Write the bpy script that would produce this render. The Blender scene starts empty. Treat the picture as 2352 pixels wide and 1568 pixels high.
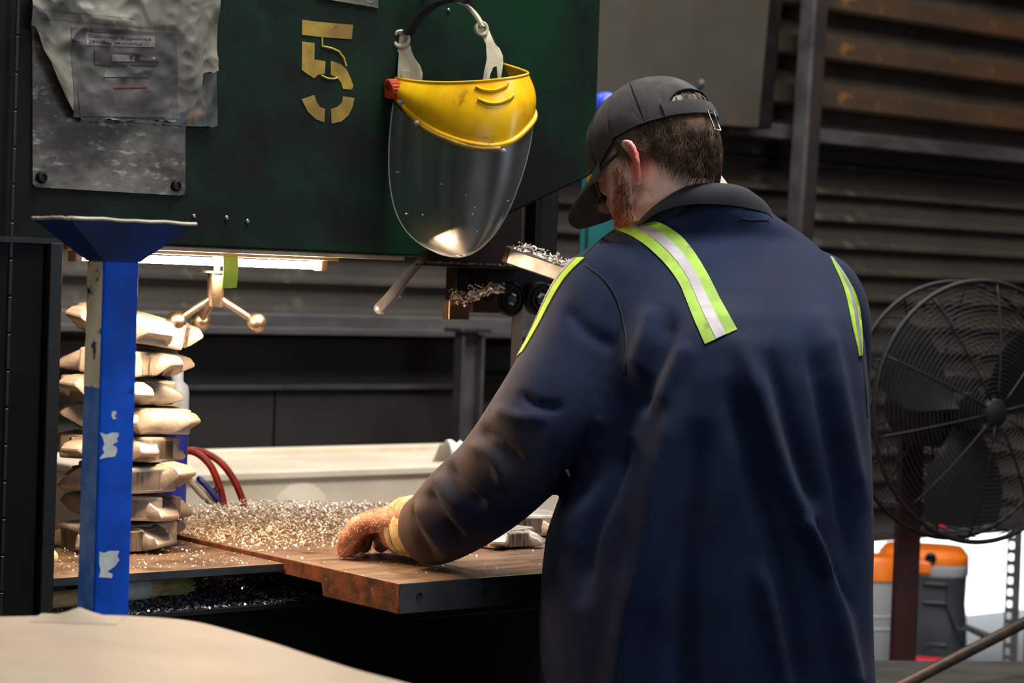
import bpy, bmesh, math, random
import numpy as np
from mathutils import Vector, Matrix, noise
from mathutils.bvhtree import BVHTree
V = Vector
random.seed(7); np.random.seed(7)
sc = bpy.context.scene
C = sc.collection
R = math.radians

# ------------------------------------------------------------------ camera
FPX, CX, CY = 4960.0, 1176.0, 784.0
CAM = V((0, 0, 1.42))
YAW, PITCH, ROLL = R(39), R(1.55), R(2.0)
H0 = V((math.sin(YAW), math.cos(YAW), 0))           # horizontal heading
U0 = V((math.cos(YAW), -math.sin(YAW), 0))          # horizontal right
ZZ = V((0, 0, 1))
FW = H0 * math.cos(PITCH) - ZZ * math.sin(PITCH)
UP0 = H0 * math.sin(PITCH) + ZZ * math.cos(PITCH)
RT = U0 * math.cos(ROLL) + UP0 * math.sin(ROLL)
UP = -U0 * math.sin(ROLL) + UP0 * math.cos(ROLL)
cam_d = bpy.data.cameras.new('camera')
cam = bpy.data.objects.new('camera', cam_d); C.objects.link(cam)
cam_d.sensor_width = 36.0
cam_d.lens = FPX / 2352.0 * 36.0
cam_d.clip_start = 0.05; cam_d.clip_end = 200
m = Matrix((RT, UP, -FW)).transposed().to_4x4(); m.translation = CAM
cam.matrix_world = m
cam_d.dof.use_dof = True
cam_d.dof.focus_distance = 3.05
cam_d.dof.aperture_fstop = 8.0
sc.camera = cam

def ray(px, py): return FW + RT * ((px - CX) / FPX) - UP * ((py - CY) / FPX)
def at(px, py, d): return CAM + ray(px, py) * d
def onY(px, py, Y): r = ray(px, py); return CAM + r * ((Y - CAM.y) / r.y)
def onX(px, py, X): r = ray(px, py); return CAM + r * ((X - CAM.x) / r.x)
def onZ(px, py, Z): r = ray(px, py); return CAM + r * ((Z - CAM.z) / r.z)

# ------------------------------------------------------------------ world, lights, exposure
sc.view_settings.view_transform = 'Standard'
sc.view_settings.look = 'None'
sc.view_settings.gamma = 1.0
sc.view_settings.use_curve_mapping = False
sc.view_settings.exposure = 0.0
w = bpy.data.worlds.new('world'); sc.world = w; w.use_nodes = True
bg = w.node_tree.nodes['Background']
bg.inputs[0].default_value = (0.86, 0.93, 1.0, 1); bg.inputs[1].default_value = 6.0

def area(name, loc, target, sx, sy, power, col):
    d = bpy.data.lights.new(name, 'AREA'); d.shape = 'RECTANGLE'; d.size = sx; d.size_y = sy
    d.energy = power; d.color = col
    o = bpy.data.objects.new(name, d); C.objects.link(o); o.location = loc
    o.rotation_euler = (V(target) - V(loc)).to_track_quat('-Z', 'Y').to_euler()
    return o
MAN = CAM + H0 * 3.05; MAN.z = 1.2
def cl(u, d, z): p = CAM + U0 * u + H0 * d; p.z = z; return p
area('bay_or_fill_lamp', cl(0.75, 3.0, 4.7), cl(0.45, 3.1, 1.2), 1.4, 1.0, 240, (1.0, 0.97, 0.93))
area('bay_or_fill_lamp', cl(-0.6, 0.2, 4.6), cl(-0.3, 2.6, 1.3), 1.4, 1.2, 36, (1.0, 0.96, 0.9))
area('bay_or_fill_lamp', (2.6, 4.75, 4.8), (2.6, 4.9, 0.5), 1.6, .5, 44, (1.0, 0.96, 0.9))  # fill light added above the aisle to brighten the beige bin
area('front_fill', cl(-2.4, -1.6, 1.9), cl(-.4, 3.0, 1.2), 3.0, 2.2, 18, (0.9, 0.95, 1.0))  # added low front fill for the saw face and tray, not a real opening
area('bay_door_daylight', cl(3.8, 0.6, 2.3), cl(0.2, 3.1, 1.3), 2.2, 2.6, 56, (0.78, 0.88, 1.0))
area('roof_daylight', cl(1.5, 5.6, 4.7), cl(1.5, 7.6, 1.2), 2.4, 1.0, 210, (1.0, 0.95, 0.88))

# ------------------------------------------------------------------ helpers
WO = {}     # world origin of every object
def _xf(me, o):
    if len(me.vertices):
        a = np.empty(len(me.vertices) * 3, 'f'); me.vertices.foreach_get('co', a)
        a = a.reshape(-1, 3) - np.array(o, 'f'); me.vertices.foreach_set('co', a.ravel())
def tag(o, label=None, cat=None, group=None, kind=None):
    if label: o['label'] = label
    if cat: o['category'] = cat
    if group: o['group'] = group
    if kind: o['kind'] = kind
    return o
def thing(name, label, cat, loc, group=None):
    o = bpy.data.objects.new(name, None); C.objects.link(o); o.location = loc; o.empty_display_size = .05
    WO[o.name] = V(loc); return tag(o, label, cat, group)
def obj(name, bm, mt, parent=None, smooth=None, origin=None):
    """bm in WORLD coordinates; linked as one mesh object. smooth = angle in degrees"""
    if isinstance(bm, bmesh.types.BMesh):
        bmesh.ops.recalc_face_normals(bm, faces=bm.faces)
        me = bpy.data.meshes.new(name); bm.to_mesh(me); bm.free()
    else: me = bm; me.name = name
    mts = mt if isinstance(mt, (list, tuple)) else [mt]
    for x in mts: me.materials.append(x)
    o = bpy.data.objects.new(name, me); C.objects.link(o)
    if parent is not None:
        og = WO[parent.name]; _xf(me, og); o.parent = parent; WO[o.name] = og
    else:
        a = np.array([v.co[:] for v in me.vertices])
        og = V(origin) if origin is not None else V(((a[:, 0].min() + a[:, 0].max()) / 2, (a[:, 1].min() + a[:, 1].max()) / 2, a[:, 2].min()))
        _xf(me, og); o.location = og; WO[o.name] = og
    if smooth is not None:
        me.shade_smooth()
        if smooth < 179: me.set_sharp_from_angle(angle=R(smooth))
    return o
def NB(): return bmesh.new()
def box(bm, x0, x1, y0, y1, z0, z1, bev=0, seg=2):
    vs = [bm.verts.new(p) for p in ((x0,y0,z0),(x1,y0,z0),(x1,y1,z0),(x0,y1,z0),(x0,y0,z1),(x1,y0,z1),(x1,y1,z1),(x0,y1,z1))]
    fs = [bm.faces.new([vs[i] for i in f]) for f in ((0,3,2,1),(4,5,6,7),(0,1,5,4),(1,2,6,5),(2,3,7,6),(3,0,4,7))]
    if bev:
        es = list({e for f in fs for e in f.edges})
        bmesh.ops.bevel(bm, geom=es, offset=bev, segments=seg, affect='EDGES', profile=.5)
    return bm
def obox(bm, c, ax, ay, az, bev=0, seg=2):
    """box from centre and three half-axis vectors"""
    c, ax, ay, az = V(c), V(ax), V(ay), V(az)
    vs = [bm.verts.new(c + ax * i + ay * j + az * k) for k in (-1, 1) for j in (-1, 1) for i in (-1, 1)]
    fs = [bm.faces.new([vs[i] for i in f]) for f in ((0,2,3,1),(4,5,7,6),(0,1,5,4),(1,3,7,5),(3,2,6,7),(2,0,4,6))]
    if bev:
        es = list({e for f in fs for e in f.edges})
        bmesh.ops.bevel(bm, geom=es, offset=bev, segments=seg, affect='EDGES', profile=.5)
    return bm
def prism(bm, pts, ext, bev=0, seg=2):
    pts = [V(p) for p in pts]; ext = V(ext)
    a = [bm.verts.new(p) for p in pts]; b = [bm.verts.new(p + ext) for p in pts]
    n = len(pts); fs = [bm.faces.new(a[::-1]), bm.faces.new(b)]
    for i in range(n): fs.append(bm.faces.new((a[i], a[(i + 1) % n], b[(i + 1) % n], b[i])))
    if bev:
        es = list({e for f in fs for e in f.edges})
        bmesh.ops.bevel(bm, geom=es, offset=bev, segments=seg, affect='EDGES', profile=.5)
    return bm
def rings(bm, rs, closed=True, cap=True, wrap=False):
    L = [[bm.verts.new(p) for p in r] for r in rs]
    n = len(L[0])
    for i in range(len(L) - 1 + (1 if wrap else 0)):
        A, B = L[i], L[(i + 1) % len(L)]
        for j in range(n if closed else n - 1):
            bm.faces.new((A[j], A[(j + 1) % n], B[(j + 1) % n], B[j]))
    if cap and closed and not wrap:
        bm.faces.new(L[0][::-1]); bm.faces.new(L[-1])
    return bm
def frames(pts):
    pts = [V(p) for p in pts]; out = []
    t = (pts[1] - pts[0]).normalized()
    nrm = t.orthogonal().normalized()
    for i in range(len(pts)):
        a = pts[max(0, i - 1)]; b = pts[min(len(pts) - 1, i + 1)]
        t2 = (b - a).normalized()
        q = t.rotation_difference(t2); nrm = (q @ nrm).normalized(); t = t2
        out.append((nrm.copy(), t.cross(nrm).normalized(), t.copy()))
    return out
def spline(pts, k=6):
    P = [V(p) for p in pts]; P = [P[0] * 2 - P[1]] + P + [P[-1] * 2 - P[-2]]; out = []
    for i in range(1, len(P) - 2):
        for j in range(k):
            t = j / k; a, b, c, d = P[i - 1], P[i], P[i + 1], P[i + 2]
            out.append(.5 * (2 * b + (c - a) * t + (2 * a - 5 * b + 4 * c - d) * t * t + (3 * b - a - 3 * c + d) * t ** 3))
    out.append(P[-2].copy()); return out
def spl1(vals, k=6): return [v.x for v in spline([V((x, 0, 0)) for x in vals], k)]
def tube(bm, pts, r, n=10, round_ends=False, flat=1.0):
    pts = [V(p) for p in pts]
    if not isinstance(r, (list, tuple)): r = [r] * len(pts)
    r = list(r)
    fr = frames(pts)
    rs = []
    def ring(p, f, rad): return [p + f[0] * (math.cos(2 * math.pi * k / n) * rad) + f[1] * (math.sin(2 * math.pi * k / n) * rad * flat) for k in range(n)]
    if round_ends:
        for a in (80, 55, 28): rs.append(ring(pts[0] - fr[0][2] * r[0] * math.sin(R(a)), fr[0], r[0] * math.cos(R(a))))
    for p, f, rad in zip(pts, fr, r): rs.append(ring(p, f, rad))
    if round_ends:
        for a in (28, 55, 80): rs.append(ring(pts[-1] + fr[-1][2] * r[-1] * math.sin(R(a)), fr[-1], r[-1] * math.cos(R(a))))
    return rings(bm, rs)
def lathe(bm, prof, o, axis, n=32):
    """prof = [(radius, height along axis)]"""
    o = V(o); axis = V(axis).normalized(); a = axis.orthogonal().normalized(); b = axis.cross(a)
    rs = [[o + axis * h + a * (math.cos(2 * math.pi * k / n) * max(r, 1e-5)) + b * (math.sin(2 * math.pi * k / n) * max(r, 1e-5)) for k in range(n)] for r, h in prof]
    return rings(bm, rs)
def ball(bm, c, r, u=20, v=12):
    return lathe(bm, [(r * math.sin(math.pi * i / v), -r * math.cos(math.pi * i / v)) for i in range(v + 1)], c, (0, 0, 1), u)
def torus(bm, c, axis, Rm, r, n=40, k=6):
    c = V(c); axis = V(axis).normalized(); a = axis.orthogonal().normalized(); b = axis.cross(a)
    rs = []
    for i in range(n):
        t = 2 * math.pi * i / n; d = a * math.cos(t) + b * math.sin(t)
        rs.append([c + d * (Rm + r * math.cos(2 * math.pi * j / k)) + axis * (r * math.sin(2 * math.pi * j / k)) for j in range(k)])
    return rings(bm, rs, wrap=True)
def grid(bm, P):
    L = [[bm.verts.new(p) for p in row] for row in P]
    for i in range(len(L) - 1):
        for j in range(len(L[0]) - 1): bm.faces.new((L[i][j], L[i][j + 1], L[i + 1][j + 1], L[i + 1][j]))
    return bm
def shell(bm, P, Q):
    """closed sheet between two equal grids"""
    n, k = len(P), len(P[0])
    A = [[bm.verts.new(p) for p in r] for r in P]; B = [[bm.verts.new(p) for p in r] for r in Q]
    for i in range(n - 1):
        for j in range(k - 1):
            bm.faces.new((A[i][j], A[i][j + 1], A[i + 1][j + 1], A[i + 1][j]))
            bm.faces.new((B[i][j], B[i + 1][j], B[i + 1][j + 1], B[i][j + 1]))
    for i in range(n - 1):
        bm.faces.new((A[i][0], A[i + 1][0], B[i + 1][0], B[i][0])); bm.faces.new((A[i][-1], B[i][-1], B[i + 1][-1], A[i + 1][-1]))
    for j in range(k - 1):
        bm.faces.new((A[0][j], B[0][j], B[0][j + 1], A[0][j + 1])); bm.faces.new((A[-1][j], A[-1][j + 1], B[-1][j + 1], B[-1][j]))
    return bm
def remesh(bm, vox, smooth_it=0):
    bmesh.ops.recalc_face_normals(bm, faces=bm.faces)
    me = bpy.data.meshes.new('t'); bm.to_mesh(me); bm.free()
    o = bpy.data.objects.new('t', me); C.objects.link(o)
    md = o.modifiers.new('r', 'REMESH'); md.mode = 'VOXEL'; md.voxel_size = vox
    if smooth_it:
        s = o.modifiers.new('s', 'SMOOTH'); s.factor = .5; s.iterations = smooth_it
    dg = bpy.context.evaluated_depsgraph_get(); dg.update()
    r = bpy.data.meshes.new_from_object(o.evaluated_get(dg))
    bpy.data.objects.remove(o); bpy.data.meshes.remove(me)
    return r
def chips_mesh(pts, size, seed=1, curl=True):
    """small curled metal swarf flakes lying at the given points, one mesh"""
    rnd = random.Random(seed); vs = []; fs = []
    for p in pts:
        s = size * rnd.uniform(.4, 1.5); a = rnd.uniform(0, 6.28); t = rnd.uniform(-1.1, 1.1)
        ex = V((math.cos(a), math.sin(a), math.sin(t) * .6)) * s
        ey = V((-math.sin(a), math.cos(a), rnd.uniform(-.7, .7))) * (s * rnd.uniform(.25, .6))
        up = V((0, 0, s * rnd.uniform(.1, .8))); b = len(vs)
        vs += [p - ex - ey, p - ex + ey, p - ey + up, p + ey + up, p + ex - ey, p + ex + ey]
        fs += [(b, b + 2, b + 3, b + 1), (b + 2, b + 4, b + 5, b + 3)]
    me = bpy.data.meshes.new('chips'); me.from_pydata([tuple(v) for v in vs], [], fs); return me

# ------------------------------------------------------------------ materials
def srgb(r, g, b):
    f = lambda c: ((c / 255 + .055) / 1.055) ** 2.4 if c > 10 else c / 255 / 12.92
    return (f(r), f(g), f(b), 1)
def mat(name, c1, c2=None, scale=8, lo=.4, hi=.6, rough=.5, metal=0, bump=0, bscale=60, stretch=(1, 1, 1), c3=None, s3=3, lo3=.55, hi3=.7, spec=.5, detail=6, st3=(1, 1, 1), r2=None, sheen=0, coat=0):
    mt = bpy.data.materials.new(name); mt.use_nodes = True
    nt = mt.node_tree; N = nt.nodes; Lk = nt.links.new; p = N['Principled BSDF']
    p.inputs['Roughness'].default_value = rough; p.inputs['Metallic'].default_value = metal
    p.inputs['Specular IOR Level'].default_value = spec
    if sheen: p.inputs['Sheen Weight'].default_value = sheen
    if coat: p.inputs['Coat Weight'].default_value = coat
    p.inputs['Base Color'].default_value = c1
    tc = N.new('ShaderNodeTexCoord')
    def nz(sca, st, det):
        mp = N.new('ShaderNodeMapping'); mp.inputs['Scale'].default_value = st; Lk(tc.outputs['Object'], mp.inputs['Vector'])
        n = N.new('ShaderNodeTexNoise'); n.inputs['Scale'].default_value = sca; n.inputs['Detail'].default_value = det; n.inputs['Roughness'].default_value = .62
        Lk(mp.outputs[0], n.inputs['Vector']); return n
    def ramp(n, a, b):
        r = N.new('ShaderNodeMapRange'); r.inputs['From Min'].default_value = a; r.inputs['From Max'].default_value = b; r.clamp = True
        Lk(n.outputs['Fac'], r.inputs['Value']); return r
    out = None
    if c2:
        n = nz(scale, stretch, detail); r = ramp(n, lo, hi)
        mx = N.new('ShaderNodeMix'); mx.data_type = 'RGBA'; mx.inputs['A'].default_value = c1; mx.inputs['B'].default_value = c2
        Lk(r.outputs[0], mx.inputs['Factor']); out = mx.outputs['Result']
        if r2 is not None:
            m2 = N.new('ShaderNodeMapRange'); m2.inputs['To Min'].default_value = rough; m2.inputs['To Max'].default_value = r2
            Lk(r.outputs[0], m2.inputs['Value']); Lk(m2.outputs[0], p.inputs['Roughness'])
    if c3:
        n = nz(s3, st3, detail); r = ramp(n, lo3, hi3)
        mx = N.new('ShaderNodeMix'); mx.data_type = 'RGBA'; mx.inputs['B'].default_value = c3
        if out: Lk(out, mx.inputs['A'])
        else: mx.inputs['A'].default_value = c1
        Lk(r.outputs[0], mx.inputs['Factor']); out = mx.outputs['Result']
    if out: Lk(out, p.inputs['Base Color'])
    if bump:
        n = nz(bscale, stretch, 4); b = N.new('ShaderNodeBump'); b.inputs['Strength'].default_value = bump; b.inputs['Distance'].default_value = .004
        Lk(n.outputs['Fac'], b.inputs['Height']); Lk(b.outputs[0], p.inputs['Normal'])
    return mt
def emit(name, c, s):
    mt = bpy.data.materials.new(name); mt.use_nodes = True
    p = mt.node_tree.nodes['Principled BSDF']; p.inputs['Base Color'].default_value = c
    p.inputs['Emission Color'].default_value = c; p.inputs['Emission Strength'].default_value = s; return mt
def clear(name, rough, tint, f0=.06, edge=.5, haze=0):
    mt = bpy.data.materials.new(name); mt.use_nodes = True; nt = mt.node_tree; N = nt.nodes; Lk = nt.links.new
    for n in list(N): N.remove(n)
    o = N.new('ShaderNodeOutputMaterial'); t = N.new('ShaderNodeBsdfTransparent'); t.inputs[0].default_value = tint
    g = N.new('ShaderNodeBsdfGlossy'); g.inputs['Roughness'].default_value = rough; g.inputs[0].default_value = (1, 1, 1, 1)
    lw = N.new('ShaderNodeLayerWeight'); lw.inputs[0].default_value = .35
    mr = N.new('ShaderNodeMapRange'); mr.inputs['To Min'].default_value = f0; mr.inputs['To Max'].default_value = edge
    Lk(lw.outputs['Facing'], mr.inputs['Value']); mx = N.new('ShaderNodeMixShader')
    Lk(mr.outputs[0], mx.inputs[0]); Lk(t.outputs[0], mx.inputs[1]); Lk(g.outputs[0], mx.inputs[2])
    if haze:
        tc = N.new('ShaderNodeTexCoord'); mp = N.new('ShaderNodeMapping'); mp.inputs['Scale'].default_value = (26, 26, 3); Lk(tc.outputs['Object'], mp.inputs[0])
        nz = N.new('ShaderNodeTexNoise'); nz.inputs['Scale'].default_value = 1.2; nz.inputs['Detail'].default_value = 5; Lk(mp.outputs[0], nz.inputs['Vector'])
        m2 = N.new('ShaderNodeMapRange'); m2.inputs['From Min'].default_value = .4; m2.inputs['From Max'].default_value = .75; m2.inputs['To Min'].default_value = haze * .5; m2.inputs['To Max'].default_value = haze * 1.9; Lk(nz.outputs['Fac'], m2.inputs['Value'])
        df = N.new('ShaderNodeBsdfDiffuse'); m3 = N.new('ShaderNodeMixShader'); Lk(m2.outputs[0], m3.inputs[0]); Lk(mx.outputs[0], m3.inputs[1]); Lk(df.outputs[0], m3.inputs[2]); mx = m3  # streaky diffuse white stands for scuffs and reflected streaks
    Lk(mx.outputs[0], o.inputs[0])
    return mt

M = {}
M['green'] = mat('machine_green_paint', srgb(6, 46, 24), srgb(13, 17, 15), 2.2, .40, .58, rough=.45, c3=srgb(9, 10, 10), s3=7, lo3=.55, hi3=.7, bump=.05, bscale=120, r2=.6, spec=.15)
M['dark_green'] = mat('machine_dark_paint', srgb(7, 10, 8), srgb(4, 5, 5), 5, rough=.6, spec=.12, bump=.05, c3=srgb(70, 72, 68), s3=90, lo3=.74, hi3=.8)
M['black'] = mat('black_oily_steel', srgb(12, 12, 13), srgb(22, 20, 19), 14, rough=.45, metal=.1, spec=.3, bump=.1)
M['steel'] = mat('bare_steel', srgb(120, 122, 125), srgb(85, 84, 82), 18, rough=.32, metal=.9, bump=.08)
M['chrome'] = mat('polished_steel', srgb(190, 196, 202), srgb(150, 156, 162), 12, rough=.28, metal=.6)
M['handle_steel'] = mat('machined_handle_steel', srgb(190, 175, 160), srgb(150, 135, 120), 25, rough=.3, metal=1)
M['table'] = mat('ground_table_steel', srgb(150, 126, 108), srgb(98, 82, 70), 9, .35, .65, rough=.4, metal=.35, stretch=(1, 6, 1), bump=.06, c3=srgb(60, 46, 38), s3=22, lo3=.58, hi3=.72)
M['table_side'] = mat('table_grey_edge', srgb(62, 64, 66), srgb(45, 46, 48), 14, rough=.5, metal=.5, bump=.1)
M['rust'] = mat('rusty_steel_edge', srgb(120, 62, 26), srgb(60, 34, 20), 30, .35, .6, rough=.8, metal=.1, bump=.3, bscale=120, c3=srgb(165, 82, 28), s3=70, lo3=.58, hi3=.7)
M['plate'] = mat('side_plate_steel', srgb(112, 94, 80), srgb(72, 58, 48), 16, rough=.45, metal=.3, bump=.08)
M['brown'] = mat('rust_brown_plate', srgb(70, 40, 24), srgb(36, 24, 18), 9, rough=.55, metal=.3, bump=.12)
M['alu'] = mat('cast_aluminium', srgb(185, 178, 170), srgb(150, 144, 138), 14, rough=.5, metal=.55, bump=.22, bscale=160)
M['alu_cut'] = mat('sawn_aluminium', srgb(150, 140, 130), srgb(70, 60, 52), 60, .4, .6, rough=.4, metal=.6, stretch=(6, 6, .3))
M['notice'] = mat('grimy_aluminium_plate', srgb(118, 115, 105), srgb(56, 50, 42), 9, .38, .6, rough=.5, metal=.2, bump=.15, c3=srgb(160, 158, 152), s3=44, lo3=.56, hi3=.74, st3=(1, 1, 2.2), stretch=(1, 1, 1.6))
M['paper'] = mat('soiled_paper', srgb(124, 120, 108), srgb(72, 70, 63), 9, .36, .62, rough=.55, c3=srgb(50, 48, 44), s3=26, lo3=.62, hi3=.74, bump=.1)
M['sleeve'] = mat('dirty_plastic_sleeve', srgb(66, 62, 54), srgb(40, 37, 33), 11, rough=.35, c3=srgb(110, 84, 50), s3=14, lo3=.62, hi3=.7)
M['print'] = mat('print_ink_black', srgb(30, 29, 29), srgb(44, 42, 40), 60, rough=.7)
M['print_grey'] = mat('print_grey_photo', srgb(64, 60, 60), srgb(84, 81, 79), 22, .4, .6, rough=.6)
M['print_dark'] = mat('print_dark_photo', srgb(44, 40, 42), srgb(60, 54, 56), 30, rough=.6)
M['print_light'] = mat('print_light_photo', srgb(118, 114, 108), srgb(94, 90, 88), 40, rough=.6)
M['print_red'] = mat('print_red_line', srgb(120, 42, 44), rough=.6)
M['ochre'] = mat('worn_yellow_stencil', srgb(158, 128, 40), srgb(120, 94, 30), 16, rough=.6, c3=srgb(44, 46, 30), s3=60, lo3=.6, hi3=.7)
M['stencil_line'] = mat('bright_yellow_line', srgb(176, 160, 40), rough=.6)
M['yellow'] = mat('yellow_plastic_scuffed', srgb(236, 186, 12), srgb(214, 160, 8), 12, rough=.32, c3=srgb(92, 70, 14), s3=22, lo3=.63, hi3=.78, bump=.04, bscale=90, coat=.15)
M['cream'] = mat('cream_plastic', srgb(196, 188, 164), srgb(166, 156, 128), 20, rough=.4)
M['orange'] = mat('orange_red_knob', srgb(206, 72, 30), srgb(160, 50, 22), 40, rough=.45)
M['strap'] = mat('black_strap', srgb(18, 20, 26), srgb(30, 32, 38), 50, rough=.55)
M['visor'] = clear('clear_visor', .34, (.86, .86, .85, 1), .10, .6, .05)
M['visor_edge'] = mat('visor_rim', srgb(150, 152, 152), rough=.2, spec=.8)
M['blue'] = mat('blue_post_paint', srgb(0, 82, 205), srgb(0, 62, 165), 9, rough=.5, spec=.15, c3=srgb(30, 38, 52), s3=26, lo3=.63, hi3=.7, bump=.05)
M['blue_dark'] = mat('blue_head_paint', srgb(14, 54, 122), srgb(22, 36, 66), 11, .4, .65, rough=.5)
M['worn_white'] = mat('torn_label_white', srgb(226, 230, 224), srgb(196, 202, 200), 40, rough=.7)
M['cardboard'] = mat('beige_board', srgb(160, 146, 127), srgb(148, 133, 114), 3, rough=.75)
M['lime'] = mat('lime_tape', srgb(146, 184, 44), srgb(122, 156, 38), 22, rough=.7, c3=srgb(78, 96, 36), s3=30, lo3=.64, hi3=.78, bump=.1, bscale=400)
M['silver'] = mat('silver_tape', srgb(146, 140, 145), srgb(122, 117, 121), 20, rough=.5, metal=.1)
M['navy'] = mat('navy_work_cloth', srgb(10, 26, 54), srgb(7, 19, 44), 12, rough=.85, spec=.2, sheen=.03, bump=.25, bscale=700, c3=srgb(17, 31, 55), s3=5, lo3=.5, hi3=.75)
M['navy_dirty'] = mat('soiled_cuff_cloth', srgb(60, 48, 40), srgb(34, 34, 42), 8, rough=.9, bump=.2, bscale=500)
M['navy_dark'] = mat('navy_collar', srgb(22, 26, 36), srgb(18, 22, 30), 20, rough=.9, bump=.2, bscale=600)
M['seam'] = mat('dark_seam_thread', srgb(12, 14, 20), rough=.9)
M['trouser'] = mat('dark_trousers', srgb(26, 28, 34), srgb(20, 22, 26), 20, rough=.9)
M['boot'] = mat('black_boot', srgb(22, 20, 18), rough=.6)
M['cap'] = mat('charcoal_cap_cloth', srgb(44, 42, 40), srgb(32, 30, 29), 14, rough=.92, sheen=.05, bump=.3, bscale=500, c3=srgb(78, 76, 73), s3=9, lo3=.56, hi3=.8)
M['buckle'] = mat('steel_buckle', srgb(190, 190, 190), rough=.25, metal=1)
M['hair'] = mat('dark_brown_hair', srgb(88, 67, 50), srgb(50, 38, 28), 60, rough=.42, spec=.3)
M['beard'] = mat('ginger_beard', srgb(164, 100, 58), srgb(112, 66, 38), 60, rough=.5)
M['glove'] = mat('tan_fuzzy_glove', srgb(214, 158, 130), srgb(150, 100, 74), 34, .35, .65, rough=.95, bump=.7, bscale=260, c3=srgb(92, 56, 38), s3=16, lo3=.56, hi3=.7)
M['glove_cuff'] = mat('knit_glove_cuff', srgb(222, 200, 140), srgb(150, 130, 90), 30, rough=.9, bump=.3, bscale=300)
M['lens'] = clear('safety_lens', .03, (.9, .92, .95, 1), .1, .6)
M['amber'] = mat('amber_temple', srgb(226, 156, 20), rough=.3)
M['siding'] = mat('dirty_dark_siding', srgb(70, 64, 57), srgb(50, 46, 42), 2.2, rough=.6, metal=.1, c3=srgb(104, 98, 88), s3=7, lo3=.6, hi3=.75, stretch=(.5, 1, 1.5), bump=.08)
M['rusty_rib'] = mat('rusty_purlin', srgb(76, 52, 32), srgb(50, 40, 32), 3, .35, .62, rough=.65, metal=.1, c3=srgb(112, 76, 30), s3=9, lo3=.62, hi3=.72, stretch=(.4, 1, 1.5))
M['wall_dark'] = mat('dark_back_sheet', srgb(72, 60, 50), srgb(52, 46, 40), 3, rough=.7)
M['girt'] = mat('grey_girt_steel', srgb(84, 83, 84), srgb(58, 57, 56), 5, rough=.5, metal=.3, stretch=(.4, 1, 1))
M['stud'] = mat('dark_red_stud', srgb(48, 36, 33), srgb(34, 30, 29), 5, rough=.6, metal=.2)
M['taupe'] = mat('taupe_sheet', srgb(57, 53, 47), srgb(49, 45, 38), 2.5, rough=.6, c3=srgb(70, 54, 40), s3=5, lo3=.58, hi3=.8)
M['board'] = mat('black_board', srgb(34, 33, 33), srgb(24, 24, 24), 3, rough=.6, c3=srgb(52, 50, 48), s3=12, lo3=.62, hi3=.75)
M['beige'] = mat('beige_bin_plastic', srgb(214, 202, 182), srgb(200, 186, 164), 4, rough=.6)
M['floor'] = mat('oily_concrete', srgb(66, 62, 58), srgb(46, 44, 42), 2, rough=.7)
M['ceil'] = mat('dark_ceiling', srgb(60, 60, 60), srgb(50, 50, 50), 2, rough=.8)
M['pave'] = mat('sunlit_concrete', srgb(215, 215, 210), srgb(200, 200, 196), 2, rough=.9)
M['teal'] = mat('teal_paint', srgb(16, 104, 104), srgb(10, 80, 84), 6, rough=.4)
M['royal'] = mat('royal_blue_cap', srgb(40, 64, 190), rough=.4)
M['fan'] = mat('black_fan_wire', srgb(13, 13, 14), srgb(20, 19, 19), 30, rough=.55, spec=.3)
M['maroon'] = mat('maroon_post', srgb(74, 20, 28), srgb(54, 28, 20), 8, rough=.5)
M['vac'] = mat('charcoal_plastic', srgb(52, 56, 62), srgb(44, 47, 52), 6, rough=.5)
M['vac_grey'] = mat('light_grey_plastic', srgb(150, 152, 156), rough=.5)
M['vac_orange'] = mat('orange_plastic', srgb(232, 120, 24), srgb(214, 104, 18), 8, rough=.45)
M['red'] = mat('red_rubber', srgb(178, 34, 26), srgb(140, 24, 20), 20, rough=.4)
M['label_red'] = mat('red_label', srgb(200, 28, 44), rough=.5)
M['white'] = mat('white_plastic', srgb(232, 232, 230), rough=.5)
M['paleblue'] = mat('pale_blue_plastic', srgb(150, 176, 214), rough=.4)
M['deepblue'] = mat('deep_blue_plastic', srgb(24, 40, 150), rough=.35)
M['wood'] = mat('pale_wood', srgb(222, 190, 138), srgb(190, 156, 104), 30, rough=.7, stretch=(1, 1, 5))
M['bristle'] = mat('brush_bristle', srgb(196, 190, 120), srgb(140, 134, 88), 90, rough=.8, stretch=(.2, 1, 1))
M['yellow_label'] = mat('yellow_label', srgb(206, 186, 40), rough=.6)
M['chips'] = mat('metal_swarf', srgb(250, 242, 232), srgb(190, 178, 164), 90, rough=.3, metal=.3)
M['chips_dark'] = mat('dark_oily_swarf', srgb(176, 182, 190), srgb(70, 72, 76), 120, rough=.25, metal=.5)
M['blade'] = mat('saw_blade_steel', srgb(190, 164, 140), srgb(160, 130, 104), 8, rough=.35, metal=.9, stretch=(1, 1, .1))
M['tape_green'] = mat('green_tape', srgb(150, 196, 60), rough=.6)
M['tube'] = emit('lamp_tube_glow', (1.0, .67, .40, 1), 700)
M['fixture'] = mat('cream_lamp_fixture', srgb(200, 180, 150), srgb(170, 146, 116), 20, rough=.5)
M['pipe'] = mat('rusty_brown_pipe', srgb(64, 44, 26), srgb(36, 30, 26), 20, rough=.5, metal=.3)
M['bench'] = mat('dark_bench_steel', srgb(58, 56, 54), srgb(44, 42, 41), 6, rough=.55, metal=.2)
M['hole'] = mat('hole_shade_black', srgb(4, 4, 4), rough=.9)
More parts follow.
